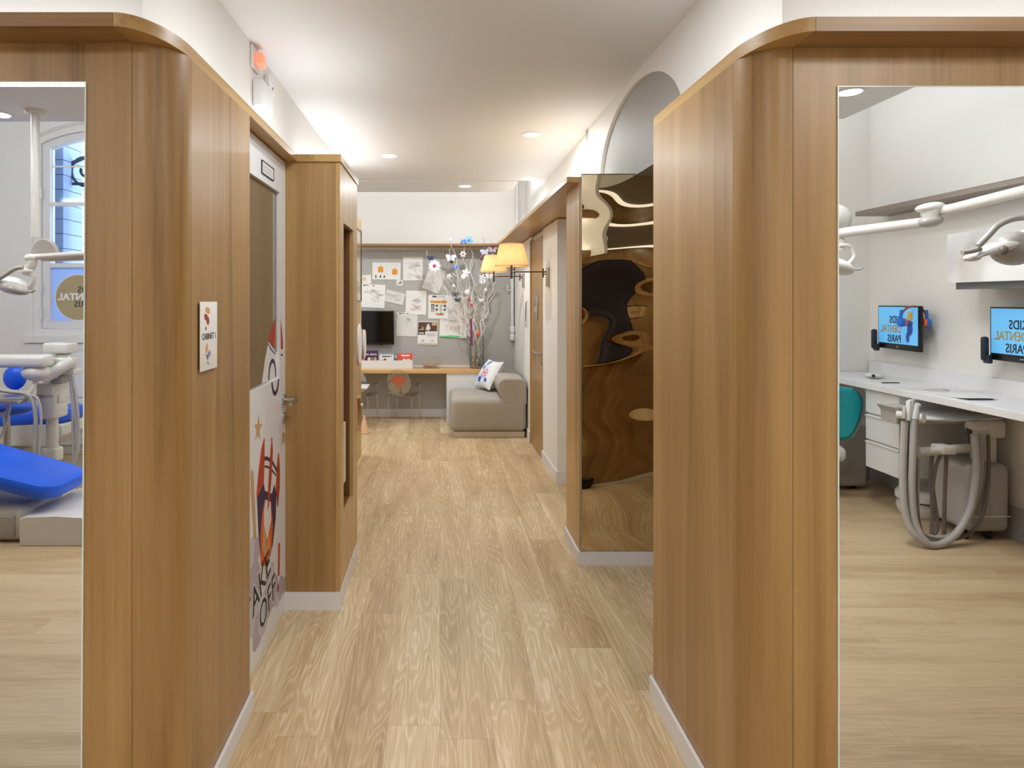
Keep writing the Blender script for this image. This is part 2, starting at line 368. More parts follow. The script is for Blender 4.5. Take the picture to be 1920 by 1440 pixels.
# white walls above the blocks
b = MB(); b.box(-1.0, -0.92, 2.0605, 6.2, 2.208, CZ); b.box(-1.0, -0.92, 3.1, 6.2, 0, 2.2); b.box(-3.2, -0.92, 6.12, 6.2, 0, 3.1)
struct(b.build('wall_left_upper', M_white, smooth=False), 'white wall above the left wooden block and white door', 'wall')
b = MB(); b.box(-5.5, -0.92, 1.98, 2.06, 2.0, 3.5); struct(b.build('wall_front_left', M_white, smooth=False), 'white wall rising above the left front cap', 'wall')
b = MB(); b.box(1.08, 3.7, 2.02, 2.10, 2.0, 3.5); struct(b.build('wall_front_right', M_white, smooth=False), 'white wall rising above the right front cap', 'wall')
b = MB(); b.box(-0.95, 1.1, 1.98, 2.06, CZ + 0.001, 3.5); struct(b.build('wall_front_middle', M_white, smooth=False), 'white strip of wall above the corridor ceiling', 'wall')
# right upper wall with the basket arch over the side passage
ar = [(3.58 + 0.745 * math.cos(t), 2.29 + 0.41 * math.sin(t)) for t in [PI * i / 40 for i in range(41)]]
b = MB(); b.prism([(2.1005, 1.9), (2.1005, CZ), (4.66, CZ), (4.66, 1.9), (ar[0][0], 1.9)] + ar + [(ar[-1][0], 1.9)], 'X', 1.08, 1.10)
struct(b.build('wall_right_upper', M_white, smooth=False), 'white wall with a low arch above the side passage', 'wall')
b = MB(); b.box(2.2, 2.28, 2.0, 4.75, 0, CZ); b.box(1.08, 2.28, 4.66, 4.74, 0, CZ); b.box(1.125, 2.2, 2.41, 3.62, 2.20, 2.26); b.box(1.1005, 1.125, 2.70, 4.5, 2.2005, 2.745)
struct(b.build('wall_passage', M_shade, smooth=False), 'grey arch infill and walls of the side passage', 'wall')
# far right: lining below the shelf, wall above
b = MB(); b.box(1.10, 1.2, 4.66, 8.3, 0, 3.1); b.box(0.957, 1.10, 5.22, 5.955, 0, 2.16); b.box(0.957, 1.10, 6.70, 8.22, 0, 2.16); b.box(0.98, 1.10, 5.955, 6.70, 2.11, 2.16)
struct(b.build('wall_right_far', M_white, smooth=False), 'white right hand wall with lining around the wooden door', 'wall')
baseboard('baseboard_right_far', 0.945, 0.957, 5.215, 5.955, 0.10, 'white baseboard under the two arm lamps, before the wooden door')
b = MB(); b.box(0.945, 1.10, 5.207, 5.22, 0, 0.10); b.box(1.088, 1.10, 4.0, 5.207, 0, 0.1); struct(b.build('baseboard_right_return', M_base, smooth=False), 'white baseboard around the wall corner behind the distorting mirror', 'baseboard')
b = MB(); b.box(0.945, 0.957, 6.70, 8.2, 0, 0.10); struct(b.build('baseboard_right_sofa', M_base, smooth=False), 'white baseboard behind the sofa', 'baseboard')
# back wall
b = MB(); b.box(-3.2, 1.2, 8.22, 8.32, 0, 3.1); b.box(-3.28, -3.2, 6.1, 8.32, 0, 3.1)
struct(b.build('wall_back', M_white, smooth=False), 'white back wall at the corridor end', 'wall')
b = MB(); b.box(-3.0, 0.09, 8.207, 8.22, 0, 0.10); struct(b.build('baseboard_back', M_base, smooth=False), 'white baseboard under the desk', 'baseboard')
b = MB(); b.box(-2.0, 0.944, 8.205, 8.2195, 0.101, 2.13)
tag(b.build('pinboard', M_grey, smooth=False), 'wide grey pinboard wall covering behind the children drawings', 'pinboard')

# treatment room behind the camera (what the two mirrors show)
YW = yl(6.6)
b = MB(); win = dict(x0=-4.2, x1=-2.95, z0=1.13, spring=3.15, rise=0.17)
b.box(-5.6, win['x0'], YW - 0.25, YW, 0, 3.5); b.box(win['x1'], 1.0, YW - 0.25, YW, 0, 3.5); b.box(win['x0'], win['x1'], YW - 0.25, YW, 0, win['z0'])
def wtop(x, extra=0.0): u = (x - (win['x0'] + win['x1']) / 2) / ((win['x1'] - win['x0']) / 2); return win['spring'] + extra + win['rise'] * (1 - u * u)
xs_ = [win['x0'] + (win['x1'] - win['x0']) * i / 16 for i in range(17)]
b.prism([(x, wtop(x)) for x in xs_] + [(win['x1'], 3.5), (win['x0'], 3.5)], 'Y', YW - 0.25, YW)
b.box(-5.7, -5.6, YW - 0.25, 2.0, 0, 3.5); b.box(1.0, 1.08, YW - 0.25, yr(5.36), 0, 3.5)
struct(b.build('wall_window_side', M_white, smooth=False), 'white wall with an arched window behind the dental chairs', 'wall')
b = MB(); b.box(3.6, 3.7, yr(5.36) - 0.1, 2.05, 0, 3.5); b.box(1.0, 3.6, yr(5.36) - 0.08, yr(5.36), 0, 3.5)
struct(b.build('wall_counter_side', M_white, smooth=False), 'white wall behind the long counter and monitors', 'wall')
M_plinth = mat('grey_plinth', (176, 176, 178), 0.5)
b = MB(); b.box(3.585, 3.6, yr(5.36), 1.6, 0, 0.2); b.box(1.1, 3.585, yr(5.36), yr(5.345), 0, 0.24)
struct(b.build('baseboard_counter_side', M_plinth, smooth=False), 'grey plinth along the counter wall', 'baseboard')

# =================================================================== LAMPS IN THE CEILINGS
def downlight(name, loc, label, power, r=0.066, group='recessed downlights', color=(0.87, 0.94, 1.0)):
    n = thing(name, label, 'downlight', loc, group)
    x, y, z = loc
    b = MB(); b.lathe([(r + 0.012, z + 0.001), (r + 0.012, z - 0.004), (r, z - 0.004), (r - 0.002, z + 0.001)], (x, y, 0), 32); b.build('trim_ring', M_base, n)
    b = MB(); b.lathe([(0.0005, z - 0.002), (r, z - 0.002)], (x, y, 0), 32); b.build('diffuser', M_glow, n)
    area(name + '_light', (x, y, z - 0.006), r * 1.8, power * K, color, shape='DISK')
p = P(730, 292, 1.25 * F / 270); downlight('ceiling_downlight', (p.x, p.y, CZ), 'round recessed downlight over the left cabinet corner', 34)
p = P(997, 252, 1.25 * F / 310); downlight('ceiling_downlight', (p.x, p.y, CZ), 'round recessed downlight near the arch side of the ceiling', 34)
p = P(872, 349, 1.24 * F / 213); downlight('ceiling_downlight', (p.x, p.y, CZ - 0.01), 'farthest recessed downlight, in the floating panel before the back wall', 46)
downlight('ceiling_downlight', (-2.0, 7.0, CZ - 0.01), 'added unseen downlight beyond the tall cabinets, out of the corridor', 52)  # out-of-view downlight added to brighten the far room
downlight('ceiling_downlight', (-0.12, 2.36, CZ), 'added unseen downlight overhead at the corridor mouth, on the door side', 21)  # unseen lamp, added to light the side panels and near floor
downlight('ceiling_downlight', (0.24, 2.36, CZ), 'added unseen downlight overhead at the corridor mouth, on the passage side', 24)  # second added lamp, out of view above the corridor mouth
p = ML(0, 215, 1.25 * F / 347); downlight('ceiling_downlight', (p.x, p.y, CZ), 'recessed downlight over the blue chair, seen in the left mirror', 25)
p = MR(1592, 173, 1.25 * F / 389); downlight('ceiling_downlight', (p.x, p.y, CZ), 'recessed downlight over the counter edge, seen in the right mirror', 25)
downlight('ceiling_downlight', (1.75, 3.0, 2.2), 'added unseen downlight in the side passage', 9)  # added lamp, hidden from view, to lift the passage
# linear lamp over the left side, seen as a bright line along the top of the left mirror
n = thing('linear_ceiling_lamp', 'bright linear lamp recessed in the ceiling, seen along the top of the left mirror', 'ceiling lamp', (-2.4, yl(3.70), CZ))
b = MB(); b.box(-2.95, -1.90, yl(3.70) - 0.03, yl(3.70) + 0.03, CZ - 0.005, CZ); b.build('diffuser', M_glow, n)
b = MB(); b.box(-2.96, -1.89, yl(3.70) - 0.036, yl(3.70) - 0.03, CZ - 0.008, CZ); b.box(-2.96, -1.89, yl(3.70) + 0.03, yl(3.70) + 0.036, CZ - 0.008, CZ); b.build('lamp_frame', M_base, n)
area('linear_ceiling_lamp_light', (-2.4, yl(3.70), CZ - 0.01), 1.0, 20 * K, NEUT, 0.06)
for (x, y, w) in ((-0.9, -0.75, 22), (0.9, -0.75, 22), (2.0, 0.0, 26), (-3.9, 0.0, 40)):  # unseen fill panels added around the camera, shaped as ceiling fixtures
    n = thing('ceiling_light_panel', 'added unseen square light panel in the treatment room ceiling', 'ceiling lamp', (x, y, CZ), 'added light panels of the treatment room')
    b = MB(); b.box(x - .3, x + .3, y - .3, y + .3, CZ - 0.006, CZ); b.build('diffuser', M_glow, n)
    b = MB()
    for q in (-1, 1): b.box(x + q * .3, x + q * .315, y - .315, y + .315, CZ - 0.01, CZ); b.box(x - .3, x + .3, y + q * .3, y + q * .315, CZ - 0.01, CZ)
    b.build('lamp_frame', M_base, n)
    area('ceiling_light_panel_light', (x, y, CZ - 0.012), 0.58, w * K, NEUT, 0.58)

# =================================================================== MIRRORS
def wall_mirror(label, D, xin_top, xin_bot, xout, z1):
    n = thing('wall_mirror', label, 'mirror', ((xin_bot + xout) / 2, D, 0), 'tall mirrors on the block fronts')
    poly = [(xin_bot, 0.02), (xin_top, z1), (xout, z1), (xout, 0.02)]
    b = MB(); b.prism(poly, 'Y', D - 0.0035, D - 0.0005); b.build('silvered_glass', M_mirror, n, smooth=False)
    sg = -1 if xout < 0 else 1; e = 0.0025 * sg
    b = MB(); b.prism([(xin_bot - e, 0.02), (xin_top - e, z1), (xin_top, z1), (xin_bot, 0.02)], 'Y', D - 0.0045, D - 0.0005)
    b.prism([(xin_top - e, z1), (xin_top - e, z1 + 0.002), (xout, z1 + 0.002), (xout, z1)], 'Y', D - 0.0045, D - 0.0005); b.build('polished_edge', M_edge, n, smooth=False)
wall_mirror('tall mirror left of the corridor, reflecting a blue dental chair and arched window', DL, -0.926, -0.938, -3.2, 2.067)
wall_mirror('tall mirror right of the corridor, reflecting white counter, monitors and a hose cart', DR, 1.0205, 1.0225, 2.9, 2.045)

# distorting mirror on the front of the box across the side passage
n = thing('distorting_mirror', 'tall warped mirror bending the wood into waves beside the side passage', 'mirror', (1.2, 3.63, 0.078))
def warp(u, v):
    x = 0.800 + u * 0.75; z = 0.080 + v * 2.128
    e = min(1, v * 5) * min(1, (1 - v) * 9)
    d = 0.0135 * math.sin(z * 10.5 + 1.1 * math.sin(x * 4.4)) + 0.0050 * math.sin(z * 18.5 + x * 4.0) + 0.0040 * math.sin(x * 11 + 1.8 * math.sin(z * 2.7)) + 0.0016 * math.sin(z * 29 - x * 9)
    return (x, 3.617 + d * e * 0.75, z)
b = MB(); b.grid(warp, 60, 190); b.build('warped_sheet', M_warp, n)
b = MB(); b.box(0.7955, 0.7995, 3.604, 3.632, 0.078, 2.21); b.box(0.7955, 1.56, 3.604, 3.632, 2.2085, 2.2105); b.build('edge_strip', M_steel, n, smooth=False)
n = thing('wall_box_mirror', 'wooden box wall carrying the distorting mirror', 'wall', (1.45, 3.8, 0), kind='structure')
b = MB(); b.box(0.80, 2.2, 3.640, 4.0, 0.0, 2.166); b.build('box_core', M_base, n, smooth=False)
b = MB(); b.box(0.79, 0.80, 3.634, 4.0, 0.0, 2.166); b.build('side_panel', M_woodl, n, smooth=False)
b = MB(); b.box(0.80, 2.2, 3.633, 3.640, 0.0, 2.166); b.build('front_panel', M_woodl, n, smooth=False)
b = MB(); b.box(0.778, 2.2, 3.615, 3.632, 0, 0.077); b.box(0.778, 0.79, 3.6325, 4.01, 0, 0.0768); struct(b.build('baseboard_mirror', M_base, smooth=False), 'white baseboard under the distorting mirror', 'baseboard')

# what the distorting mirror shows: the far side of the right wooden block
n = thing('coat_shelf', 'shelf with hooks on the back of the right wooden block', 'shelf', (1.5, 2.5, 1.2))
b = MB(); b.box(0.95, 1.62, 2.403, 2.60, 1.25, 1.28); b.build('board', M_woodl, n, smooth=False)
b = MB(); b.box(0.95, 1.62, 2.403, 2.42, 1.62, 1.68); b.build('hook_rail', M_woodl, n, smooth=False)
for k in range(4):
    x = 1.02 + k * 0.17; b = MB(); b.tube([(x, 2.42, 1.65), (x, 2.47, 1.645), (x, 2.485, 1.68)], 0.006); b.build('hook', M_steel, n)
b = MB()
b.grid(lambda u, v: (1.24 + 0.20 * (0.55 + 0.45 * v) * math.cos(2 * PI * u) , 2.53 + (0.03 + 0.05 * v) * math.sin(2 * PI * u) + 0.008 * math.sin(14 * u * PI), 1.66 - 0.36 * v), 36, 10)
tag(b.build('jacket', mat('plum_black_cloth', (36, 24, 34), 0.8)), 'dark plum jacket hanging on the hooks, seen in the distorting mirror', 'jacket')
b = MB(); b.rbox(0.86, 1.16, 2.44, 2.62, 0.002, 0.34, 0.05); hb = b.build('bag_body', M_black)
hb.name = 'black_bag'; tag(hb, 'black bag on the passage floor, seen in the distorting mirror', 'bag')

# =================================================================== LEFT: white door with the rocket
XD = -0.75
n = thing('door_1', 'white door with a glass panel and a rocket taking off on it', 'door', (XD, 2.72, 0), kind='structure')
b = MB(); b.box(XD - 0.04, XD, 2.20, 2.42, 0.008, 2.165); b.box(XD - 0.04, XD, 2.998, 3.103, 0.008, 2.165); b.box(XD - 0.04, XD, 2.42, 2.998, 2.01, 2.165); b.box(XD - 0.04, XD, 2.42, 2.998, 0.008, 1.134)
b.build('leaf', M_base, n, smooth=False)
M_dpane = mat('door_glass_painted_reflection', (112, 102, 82), 0.06, coat=0.6)  # opaque pane; the brown of reflected wood is painted into its colour
b = MB(); b.box(XD - 0.022, XD - 0.014, 2.415, 3.0, 1.13, 2.012); b.build('glass_panel', M_dpane, n, smooth=False)
b = MB(); b.box(XD - 0.013, XD + 0.002, 2.984, 2.998, 1.134, 2.01); b.box(XD - 0.013, XD + 0.002, 2.42, 2.984, 2.0, 2.01); b.build('glazing_bead', M_base, n, smooth=False)
ys, zs = 3.062, 1.022
b = MB(); b.cyl((XD, ys, zs), (XD + 0.010, ys, zs), 0.026); b.cyl((XD, ys, zs), (XD + 0.062, ys, zs), 0.0085, n=12)
b.tube(spline([(XD + 0.055, ys, zs), (XD + 0.066, ys - 0.012, zs), (XD + 0.066, ys - 0.06, zs), (XD + 0.064, ys - 0.125, zs - 0.002)], 5), 0.009, 10)
b.cyl((XD, ys, zs - 0.085), (XD + 0.010, ys, zs - 0.085), 0.026); b.build('door_handle', M_steel, n)
def DP(px, py): d = -XD * F / (CX - px); return (d, H0 + (CY - py) * d / F)
M_red, M_purp, M_tan, M_flame = mat('rocket_red', (178, 62, 34), 0.5), mat('rocket_purple', (52, 38, 74), 0.5), mat('star_tan', (196, 158, 112), 0.5), mat('flame_orange', (216, 96, 34), 0.5)
M_smoke, M_smoke2, M_dwhite = mat('smoke_lilac', (176, 166, 176), 0.5), mat('smoke_grey', (196, 190, 196), 0.5), mat('decal_white', (226, 224, 224), 0.45)
DM = [M_red, M_purp, M_tan, M_flame, M_smoke, M_smoke2, M_dwhite, M_inkd]
b = MB()
def dec(pts, m, t=1, base=XD):
    q = [DP(*p) for p in pts] if not isinstance(pts[0], Vector) else pts
    b.prism([tuple(x)[:2] for x in q], 'X', base + 0.0003, base + 0.0006 + 0.0004 * t, m)
G = XD - 0.0139                                    # decal parts on the glass sit on the pane
dec([(521.5, 597), (516, 610), (511.5, 628), (509.6, 637), (514, 646), (521, 654)], 0, 1, G)
dec([(526.2, 598), (528.5, 620), (530, 640), (530.2, 654.5), (526.5, 654.5)], 0)
dec([(509, 640), (521, 660), (524, 662), (524, 711), (497, 719), (502, 680)], 6, 0.5, G)
dec([(508, 643), (514, 654), (521.5, 663), (521.5, 665.5), (513, 656), (507.6, 645)], 1, 2, G)
dec([(526.5, 663), (530, 665), (530, 667.5), (526.5, 666)], 1)
cy0, cz0 = DP(516, 707)
def ring(r0, r1, a0, a1, base, m):
    o = arc(cy0, cz0, r1 * 0.82, r1, a0, a1, 20); i = arc(cy0, cz0, r0 * 0.80, r0, a0, a1, 20)
    b.prism(o + i[::-1], 'X', base + 0.0004, base + 0.0014, m)
ring(0.064, 0.084, math.asin(-0.1), PI + 0.1, G, 1); ring(0.064, 0.084, PI + 0.22, 2 * PI - 0.22, XD, 1)
def star(px, py, R):
    c = DP(px, py); b.prism([(c[0] + (R if k % 2 == 0 else R * 0.42) * math.sin(PI * k / 5 + 0.15), c[1] + (R if k % 2 == 0 else R * 0.42) * math.cos(PI * k / 5 + 0.15)) for k in range(10)], 'X', XD + 0.0003, XD + 0.001, 2)
star(483.8, 804, 0.058); star(531.5, 818, 0.048)
smoke = [(474, 1040, .075), (482, 1030, .05), (476, 1100, .10), (476, 1150, .09), (484, 1178, .075), (480, 1196, .05), (494, 1150, .09), (504, 1120, .085), (514, 1108, .07), (520, 1122, .04), (526, 1102, .055), (532, 1098, .04), (508, 1080, .06)]
for k, (x, y, r) in enumerate(smoke):
    c = DP(x, y); b.prism(arc(c[0], c[1], r * 0.95, r, 0, 2 * PI * 27 / 28, 27), 'X', XD + 0.0003, XD + 0.0006 + 0.00005 * k, 4 if k % 3 else 5)
dec([(494, 838), (508, 828), (520, 850), (517, 905), (512, 960), (500, 1000), (487, 960), (483, 905)], 6, 2)                # rocket body
dec([(494, 856), (501, 856), (510, 863), (518, 878), (518, 886), (510, 870), (501, 863), (494, 863)], 1, 4)
dec([(494, 873), (501, 873), (510, 880), (517, 890), (517, 893), (509, 884), (501, 877), (494, 876)], 1, 4)
dec([(493.5, 902), (496, 920), (509, 926), (514, 908), (517.5, 926), (516.5, 970), (511, 1020), (503, 1056), (490, 1060), (484.5, 1000), (481.5, 930)], 1, 3)
dec([(496, 937), (507, 940), (510.5, 985), (508, 1030), (500, 1058), (489, 1062), (487.5, 1010), (490, 968)], 3, 5)
dec([(497, 937), (506, 941), (507, 975), (500, 1012), (494, 985), (494, 958)], 6, 7)
dec([(493, 985), (497, 1000), (499, 1030), (504, 1000), (505, 1030), (498, 1050), (491, 1030)], 2, 6)
dec([(494.5, 822), (490, 840), (485, 880), (481, 925), (481.5, 932), (493, 906), (494.5, 870)], 0, 8)                         # left fin
dec([(521.5, 849), (518, 875), (517.2, 920), (518.5, 936), (520, 950), (523, 915), (523.5, 880)], 0, 8)                      # right fin
dec([(508.5, 820), (506, 850), (502, 915), (500, 958), (503, 948), (508, 890), (510.2, 845)], 0, 8)                           # middle fin
dec([(470, 880), (474, 884), (476, 912), (480, 1008), (476, 1012), (470, 920)], 2, 3)
dec([(468, 868), (473, 872), (475, 888), (469, 892)], 6, 2)
dec([(521.5, 1019), (523.5, 1018), (522.5, 1078), (520.8, 1080)], 0, 9)
c = DP(521, 1103); b.prism(arc(c[0], c[1], 0.016, 0.02, 0, 2 * PI * 15 / 16, 15), 'X', XD + 0.0003, XD + 0.0016, 0)
MX = lambda y, z, x, rot=0.0: Matrix.Translation((x, y, z)) @ Matrix.Rotation(PI / 2, 4, 'Z') @ Matrix.Rotation(PI / 2, 4, 'X') @ Matrix.Rotation(rot, 4, 'Z')
c = DP(485, 1106)
for q, (m, off) in enumerate(((6, 0.006), (7, 0.0))): 
    b.text('TAKE', 0.165, MX(c[0] - 0.015, c[1], XD + 0.0022 + 0.0008 * q, 0.30), m, 0.0004, bold=off + 0.001, squeeze=0.95)
c = DP(501, 1130)
for q, (m, off) in enumerate(((6, 0.006), (7, 0.0))):
    b.text('OFF', 0.165, MX(c[0], c[1], XD + 0.0022 + 0.0008 * q, 0.20), m, 0.0004, bold=off + 0.001, squeeze=0.9)
b.build('rocket_decal', DM, n, smooth=False)
b = MB(); c0 = DP(490, 310); c1 = DP(511.5, 330)
b.box(XD, XD + 0.003, c0[0], c1[0], 2.035, 2.085, 0)
e = 0.003
b.box(XD, XD + 0.005, c0[0] - e, c0[0], 2.032, 2.088, 1); b.box(XD, XD + 0.005, c1[0], c1[0] + e, 2.032, 2.088, 1); b.box(XD, XD + 0.005, c0[0], c1[0], 2.032, 2.035, 1); b.box(XD, XD + 0.005, c0[0], c1[0], 2.085, 2.088, 1)
for k, z in enumerate((2.067, 2.052)):
    for q in range(9 - k): y = c0[0] + 0.012 + q * 0.0155; b.box(XD + 0.003, XD + 0.0036, y, y + 0.010, z - 0.005, z + 0.004, 2)
b.build('door_plate', [M_paperg, M_inkd, M_ink], n, smooth=False)
b = MB(); b.box(-0.93, XD - 0.042, 2.19, 2.20, 0, 2.17); struct(b.build('trim_1', M_base, smooth=False), 'white frame side behind the white door', 'door frame')

# CABINET 1 plate on the side of the left block
n = thing('cabinet_sign', 'white CABINET 1 plate on the side of the left wooden block', 'sign', (XL, 1.90, 1.293))
b = MB(); b.rbox(XL + 0.0045, XL + 0.0075, 1.834, 1.973, 1.292, 1.494, 0.002, 2); b.build('plate', M_paper, n)
b = MB(); b.box(XL + 0.0005, XL + 0.0045, 1.840, 1.967, 1.298, 1.488); b.build('shadow_backing', M_black, n, smooth=False)  # black layer imitates the shadow edge behind the plate
b = MB(); b.text('CABINET 1', 0.0255, MX(1.9035, 1.391, XL + 0.0078), 0, 0.0003, bold=0.0003, squeeze=0.93)
def SP(px, py): d = -(XL + .0075) * F / (CX - px); return (d, H0 + (CY - py) * d / F)
def sgn(pts, m): b.prism([SP(360 + x / 9, 550 + y / 9) for x, y in pts], 'X', XL + 0.0074, XL + 0.0079, m)
sgn([(222, 260), (245, 228), (285, 245), (300, 285), (302, 330), (285, 345), (255, 335), (228, 310)], 1)
sgn([(205, 370), (220, 342), (250, 355), (285, 420), (292, 480), (275, 540), (255, 520), (240, 460), (212, 440)], 2); sgn([(228, 570), (240, 560), (246, 590), (240, 622), (226, 620)], 4)
sgn([(252, 828), (268, 880), (272, 950), (250, 1010), (225, 990), (232, 900)], 1); sgn([(262, 1020), (290, 960), (315, 985), (305, 1050), (270, 1105)], 3); sgn([(225, 1020), (262, 1050), (262, 1100), (280, 1130), (255, 1115), (245, 1060)], 4); sgn([(262, 1140), (282, 1190), (272, 1200), (258, 1160)], 4)
b.build('print', [M_inkd, mat('sign_ochre', (218, 168, 88), .6), mat('sign_rust', (158, 70, 52), .6), mat('sign_lilac', (140, 132, 172), .6), M_purp], n, smooth=False)

# small devices on the white wall above the door
XU = -0.92
n = thing('call_beacon', 'glowing salmon lens of a call light high on the left wall', 'call light', (XU, 3.3, 2.66))
b = MB(); b.rbox(XU + 0.0005, XU + 0.012, 3.10, 3.22, 2.63, 2.745, 0.004, 2); b.build('wall_plate', M_base, n)
b = MB(); b.rbox(XU + 0.012, XU + 0.052, 3.125, 3.205, 2.655, 2.71, 0.006, 2); b.build('lens', mat('salmon_lens', (250, 150, 120), .4, emit=(255, 150, 115), estr=0.5), n)
n = thing('emergency_light', 'white emergency light unit on the left wall below the call light', 'emergency light', (XU, 3.38, 2.43))
b = MB(); b.rbox(XU + 0.0005, XU + 0.055, 3.13, 3.33, 2.45, 2.585, 0.012, 3); b.build('housing', M_base, n)
b = MB(); b.rbox(XU + 0.006, XU + 0.048, 3.15, 3.31, 2.436, 2.452, 0.005, 2); b.build('lamp_lens', mat('clear_lens', (250, 250, 250), .3, emit=(255, 252, 246), estr=1.3), n)
n = thing('wall_sensor', 'small white sensor box between call light and emergency light', 'sensor', (XU, 3.4, 2.63))
b = MB(); b.rbox(XU + 0.0005, XU + 0.03, 3.34, 3.46, 2.60, 2.68, 0.006, 2); b.build('housing', M_base, n)
b = MB(); b.cyl((XU + 0.03, 3.40, 2.62), (XU + 0.036, 3.40, 2.62), 0.008, n=12); b.build('sensor_eye', M_plasticg, n)

# =================================================================== LEFT: tall wooden cabinets
XCf = -0.485
n = thing('tall_cabinet', 'tall wooden cabinet with an open niche, standing past the white door', 'cabinet', (-0.62, 3.4, 0))
b = MB(); b.box(-0.92, XCf - 0.0205, 3.105, 3.125, 0.082, 2.168); b.build('front_side_panel', M_wood, n, smooth=False)
zb, zt, y0, y1, Y2 = 0.405, 1.885, 3.22, 3.575, 3.745
b = MB(); b.box(XCf - 0.02, XCf, 3.105, y0, 0.082, 2.168); b.box(XCf - 0.02, XCf, y1, Y2, 0.082, zt); b.box(XCf - 0.02, XCf, y1 + .122, Y2, zt, 2.168); b.box(XCf - 0.02, XCf, y0, y1, 0.082, zb); b.build('corridor_face', M_woodl, n, smooth=False)
b = MB(); b.box(XCf - 0.02, XCf, y0 + .002, y1 + 0.12, zt + .0015, 2.1665); b.build('upper_door', M_woodl, n, smooth=False)
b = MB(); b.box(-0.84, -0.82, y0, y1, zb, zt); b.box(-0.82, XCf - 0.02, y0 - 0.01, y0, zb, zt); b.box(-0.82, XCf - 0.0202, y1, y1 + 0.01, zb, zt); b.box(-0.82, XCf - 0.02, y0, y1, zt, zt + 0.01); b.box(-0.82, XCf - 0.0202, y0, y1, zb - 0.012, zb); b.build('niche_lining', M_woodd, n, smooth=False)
b = MB(); b.box(-0.92, -0.86, Y2 - 0.02, Y2, 0, 2.168); b.box(-0.86, XCf - 0.02, Y2 - 0.02, Y2, 0.0, 2.168); b.build('rear_panel', M_wood, n, smooth=False)
b = MB(); b.box(-0.92, XCf + 0.006, 3.097, Y2 + 0.004, 2.1685, 2.204); b.build('cap', M_woody, n, smooth=False)
b = MB(); b.box(-0.76, XCf + 0.002, 3.093, 3.105, 0, 0.082); b.box(XCf - 0.01, XCf + 0.002, 3.105, Y2, 0, 0.082); b.build('plinth', M_base, n, smooth=False)
n = thing('magazine_box', 'pale birch box with a dark cut-out, hung low in the cabinet niche', 'box', (-0.66, 3.35, 0.41))
b = MB(); xb = XCf - 0.022; yA, yB, zA, zB = 3.235, 3.44, 0.41, 0.845
b.box(xb - 0.012, xb, yA, yB, zA + .12, zB); b.box(xb - 0.29, xb - 0.012, yA, yA + 0.01, zA + .12, zB); b.box(xb - 0.29, xb - 0.012, yB - 0.01, yB, zA + .12, zB); b.box(xb - 0.30, xb - 0.29, yA, yB, zA + .12, zB); b.box(xb - 0.29, xb - 0.012, yA + 0.01, yB - 0.01, zA + .12, zA + .13)
b.build('box_body', mat('birch_ply', (226, 210, 180), 0.5, var=0.05, vscale=12), n, smooth=False)
b = MB(); b.prism([(yA + .03, zA + .30), (yA + .055, zA + .33), (yA + .075, zA + .30), (yA + .06, zA + .24), (yA + .035, zA + .20)], 'X', xb + 0.0002, xb + 0.0012); b.box(xb - 0.285, xb - 0.014, yA + 0.012, yB - 0.012, zB - 0.006, zB - 0.001); b.build('cut_out', M_black, n, smooth=False)
b = MB(); b.box(xb - 0.25, xb - 0.05, yA + 0.02, yB - 0.02, zA - 0.004, zA + .12); b.build('box_foot', M_woodd, n, smooth=False)

XC2 = -0.762
n = thing('storage_cabinet', 'second wooden cabinet with dark-edged glass door, behind the niche cabinet', 'cabinet', (-0.84, 5.4, 0))
b = MB(); b.box(-0.918, XC2, 4.3, 6.2, 0.0, 2.262); b.build('carcass', M_woodl, n, smooth=False)
b = MB(); b.box(XC2, XC2 + 0.004, 5.84, 6.14, 1.49, 2.14); b.build('glass_door', mat('mirror_door', (196, 186, 158), 0.08, metal=0.6), n, smooth=False)
b = MB(); b.box(XC2, XC2 + 0.009, 6.14, 6.165, 1.485, 2.16); b.box(XC2, XC2 + 0.006, 5.8, 6.14, 2.14, 2.16); b.box(XC2, XC2 + 0.006, 5.8, 6.14, 1.485, 1.495); b.build('door_edge', M_bronze, n, smooth=False)
def play(y, z, ry, rz, label, th=0.03):
    m = thing('wall_play_panel', label, 'toy', (XC2, y, z - rz))
    c = arc(y, z, ry, rz, 0, 2 * PI * 35 / 36, 35)
    b = MB(); b.prism(c, 'X', XC2 + 0.0005, XC2 + th); b.build('back_board', M_wood, m)
    c = arc(y, z, ry * .96, rz * .96, 0, 2 * PI * 35 / 36, 35)
    b = MB(); b.prism(c, 'X', XC2 + th, XC2 + th + 0.012); b.build('white_disc', M_base, m); return m
play(5.78, 1.10, 0.14, 0.19, 'nearer white oval play panel on the second cabinet'); play(6.07, 1.08, 0.10, 0.14, 'farther white oval play panel with thick wooden edge', 0.04)
m = thing('wooden_pull', 'curved wooden pull with a white knob, low on the second cabinet', 'pull', (XC2, 5.95, 0.32))
b = MB(); b.prism([(5.86, .60), (5.93, .62), (6.0, .55), (6.02, .47), (6.0, .38), (5.93, .30), (5.88, .29), (5.93, .36), (5.96, .46), (5.93, .55)], 'X', XC2 + 0.0005, XC2 + 0.03); b.build('pull_board', M_wood, m)
b = MB(); b.ell((XC2 + 0.04, 5.9, 0.53), (0.014, 0.016, 0.016), 12); b.build('knob', M_base, m)
n = thing('toy_cone', 'pale wooden cone toy on the floor beside the second cabinet', 'toy', (-0.93 + 0.04, 6.6, 0))
q = P(683, 808, 7.2)
n.o.location = (q.x, 7.2, 0); n.matrix_off = Vector((q.x, 7.2, 0))
b = MB(); b.lathe([(0.0, 0.20), (0.008, 0.198), (0.05, 0.01), (0.052, 0.002), (0.0, 0.001)], (q.x, 7.2, 0), 20); b.build('cone_body', mat('pale_toy_wood', (232, 186, 146), .5), n)
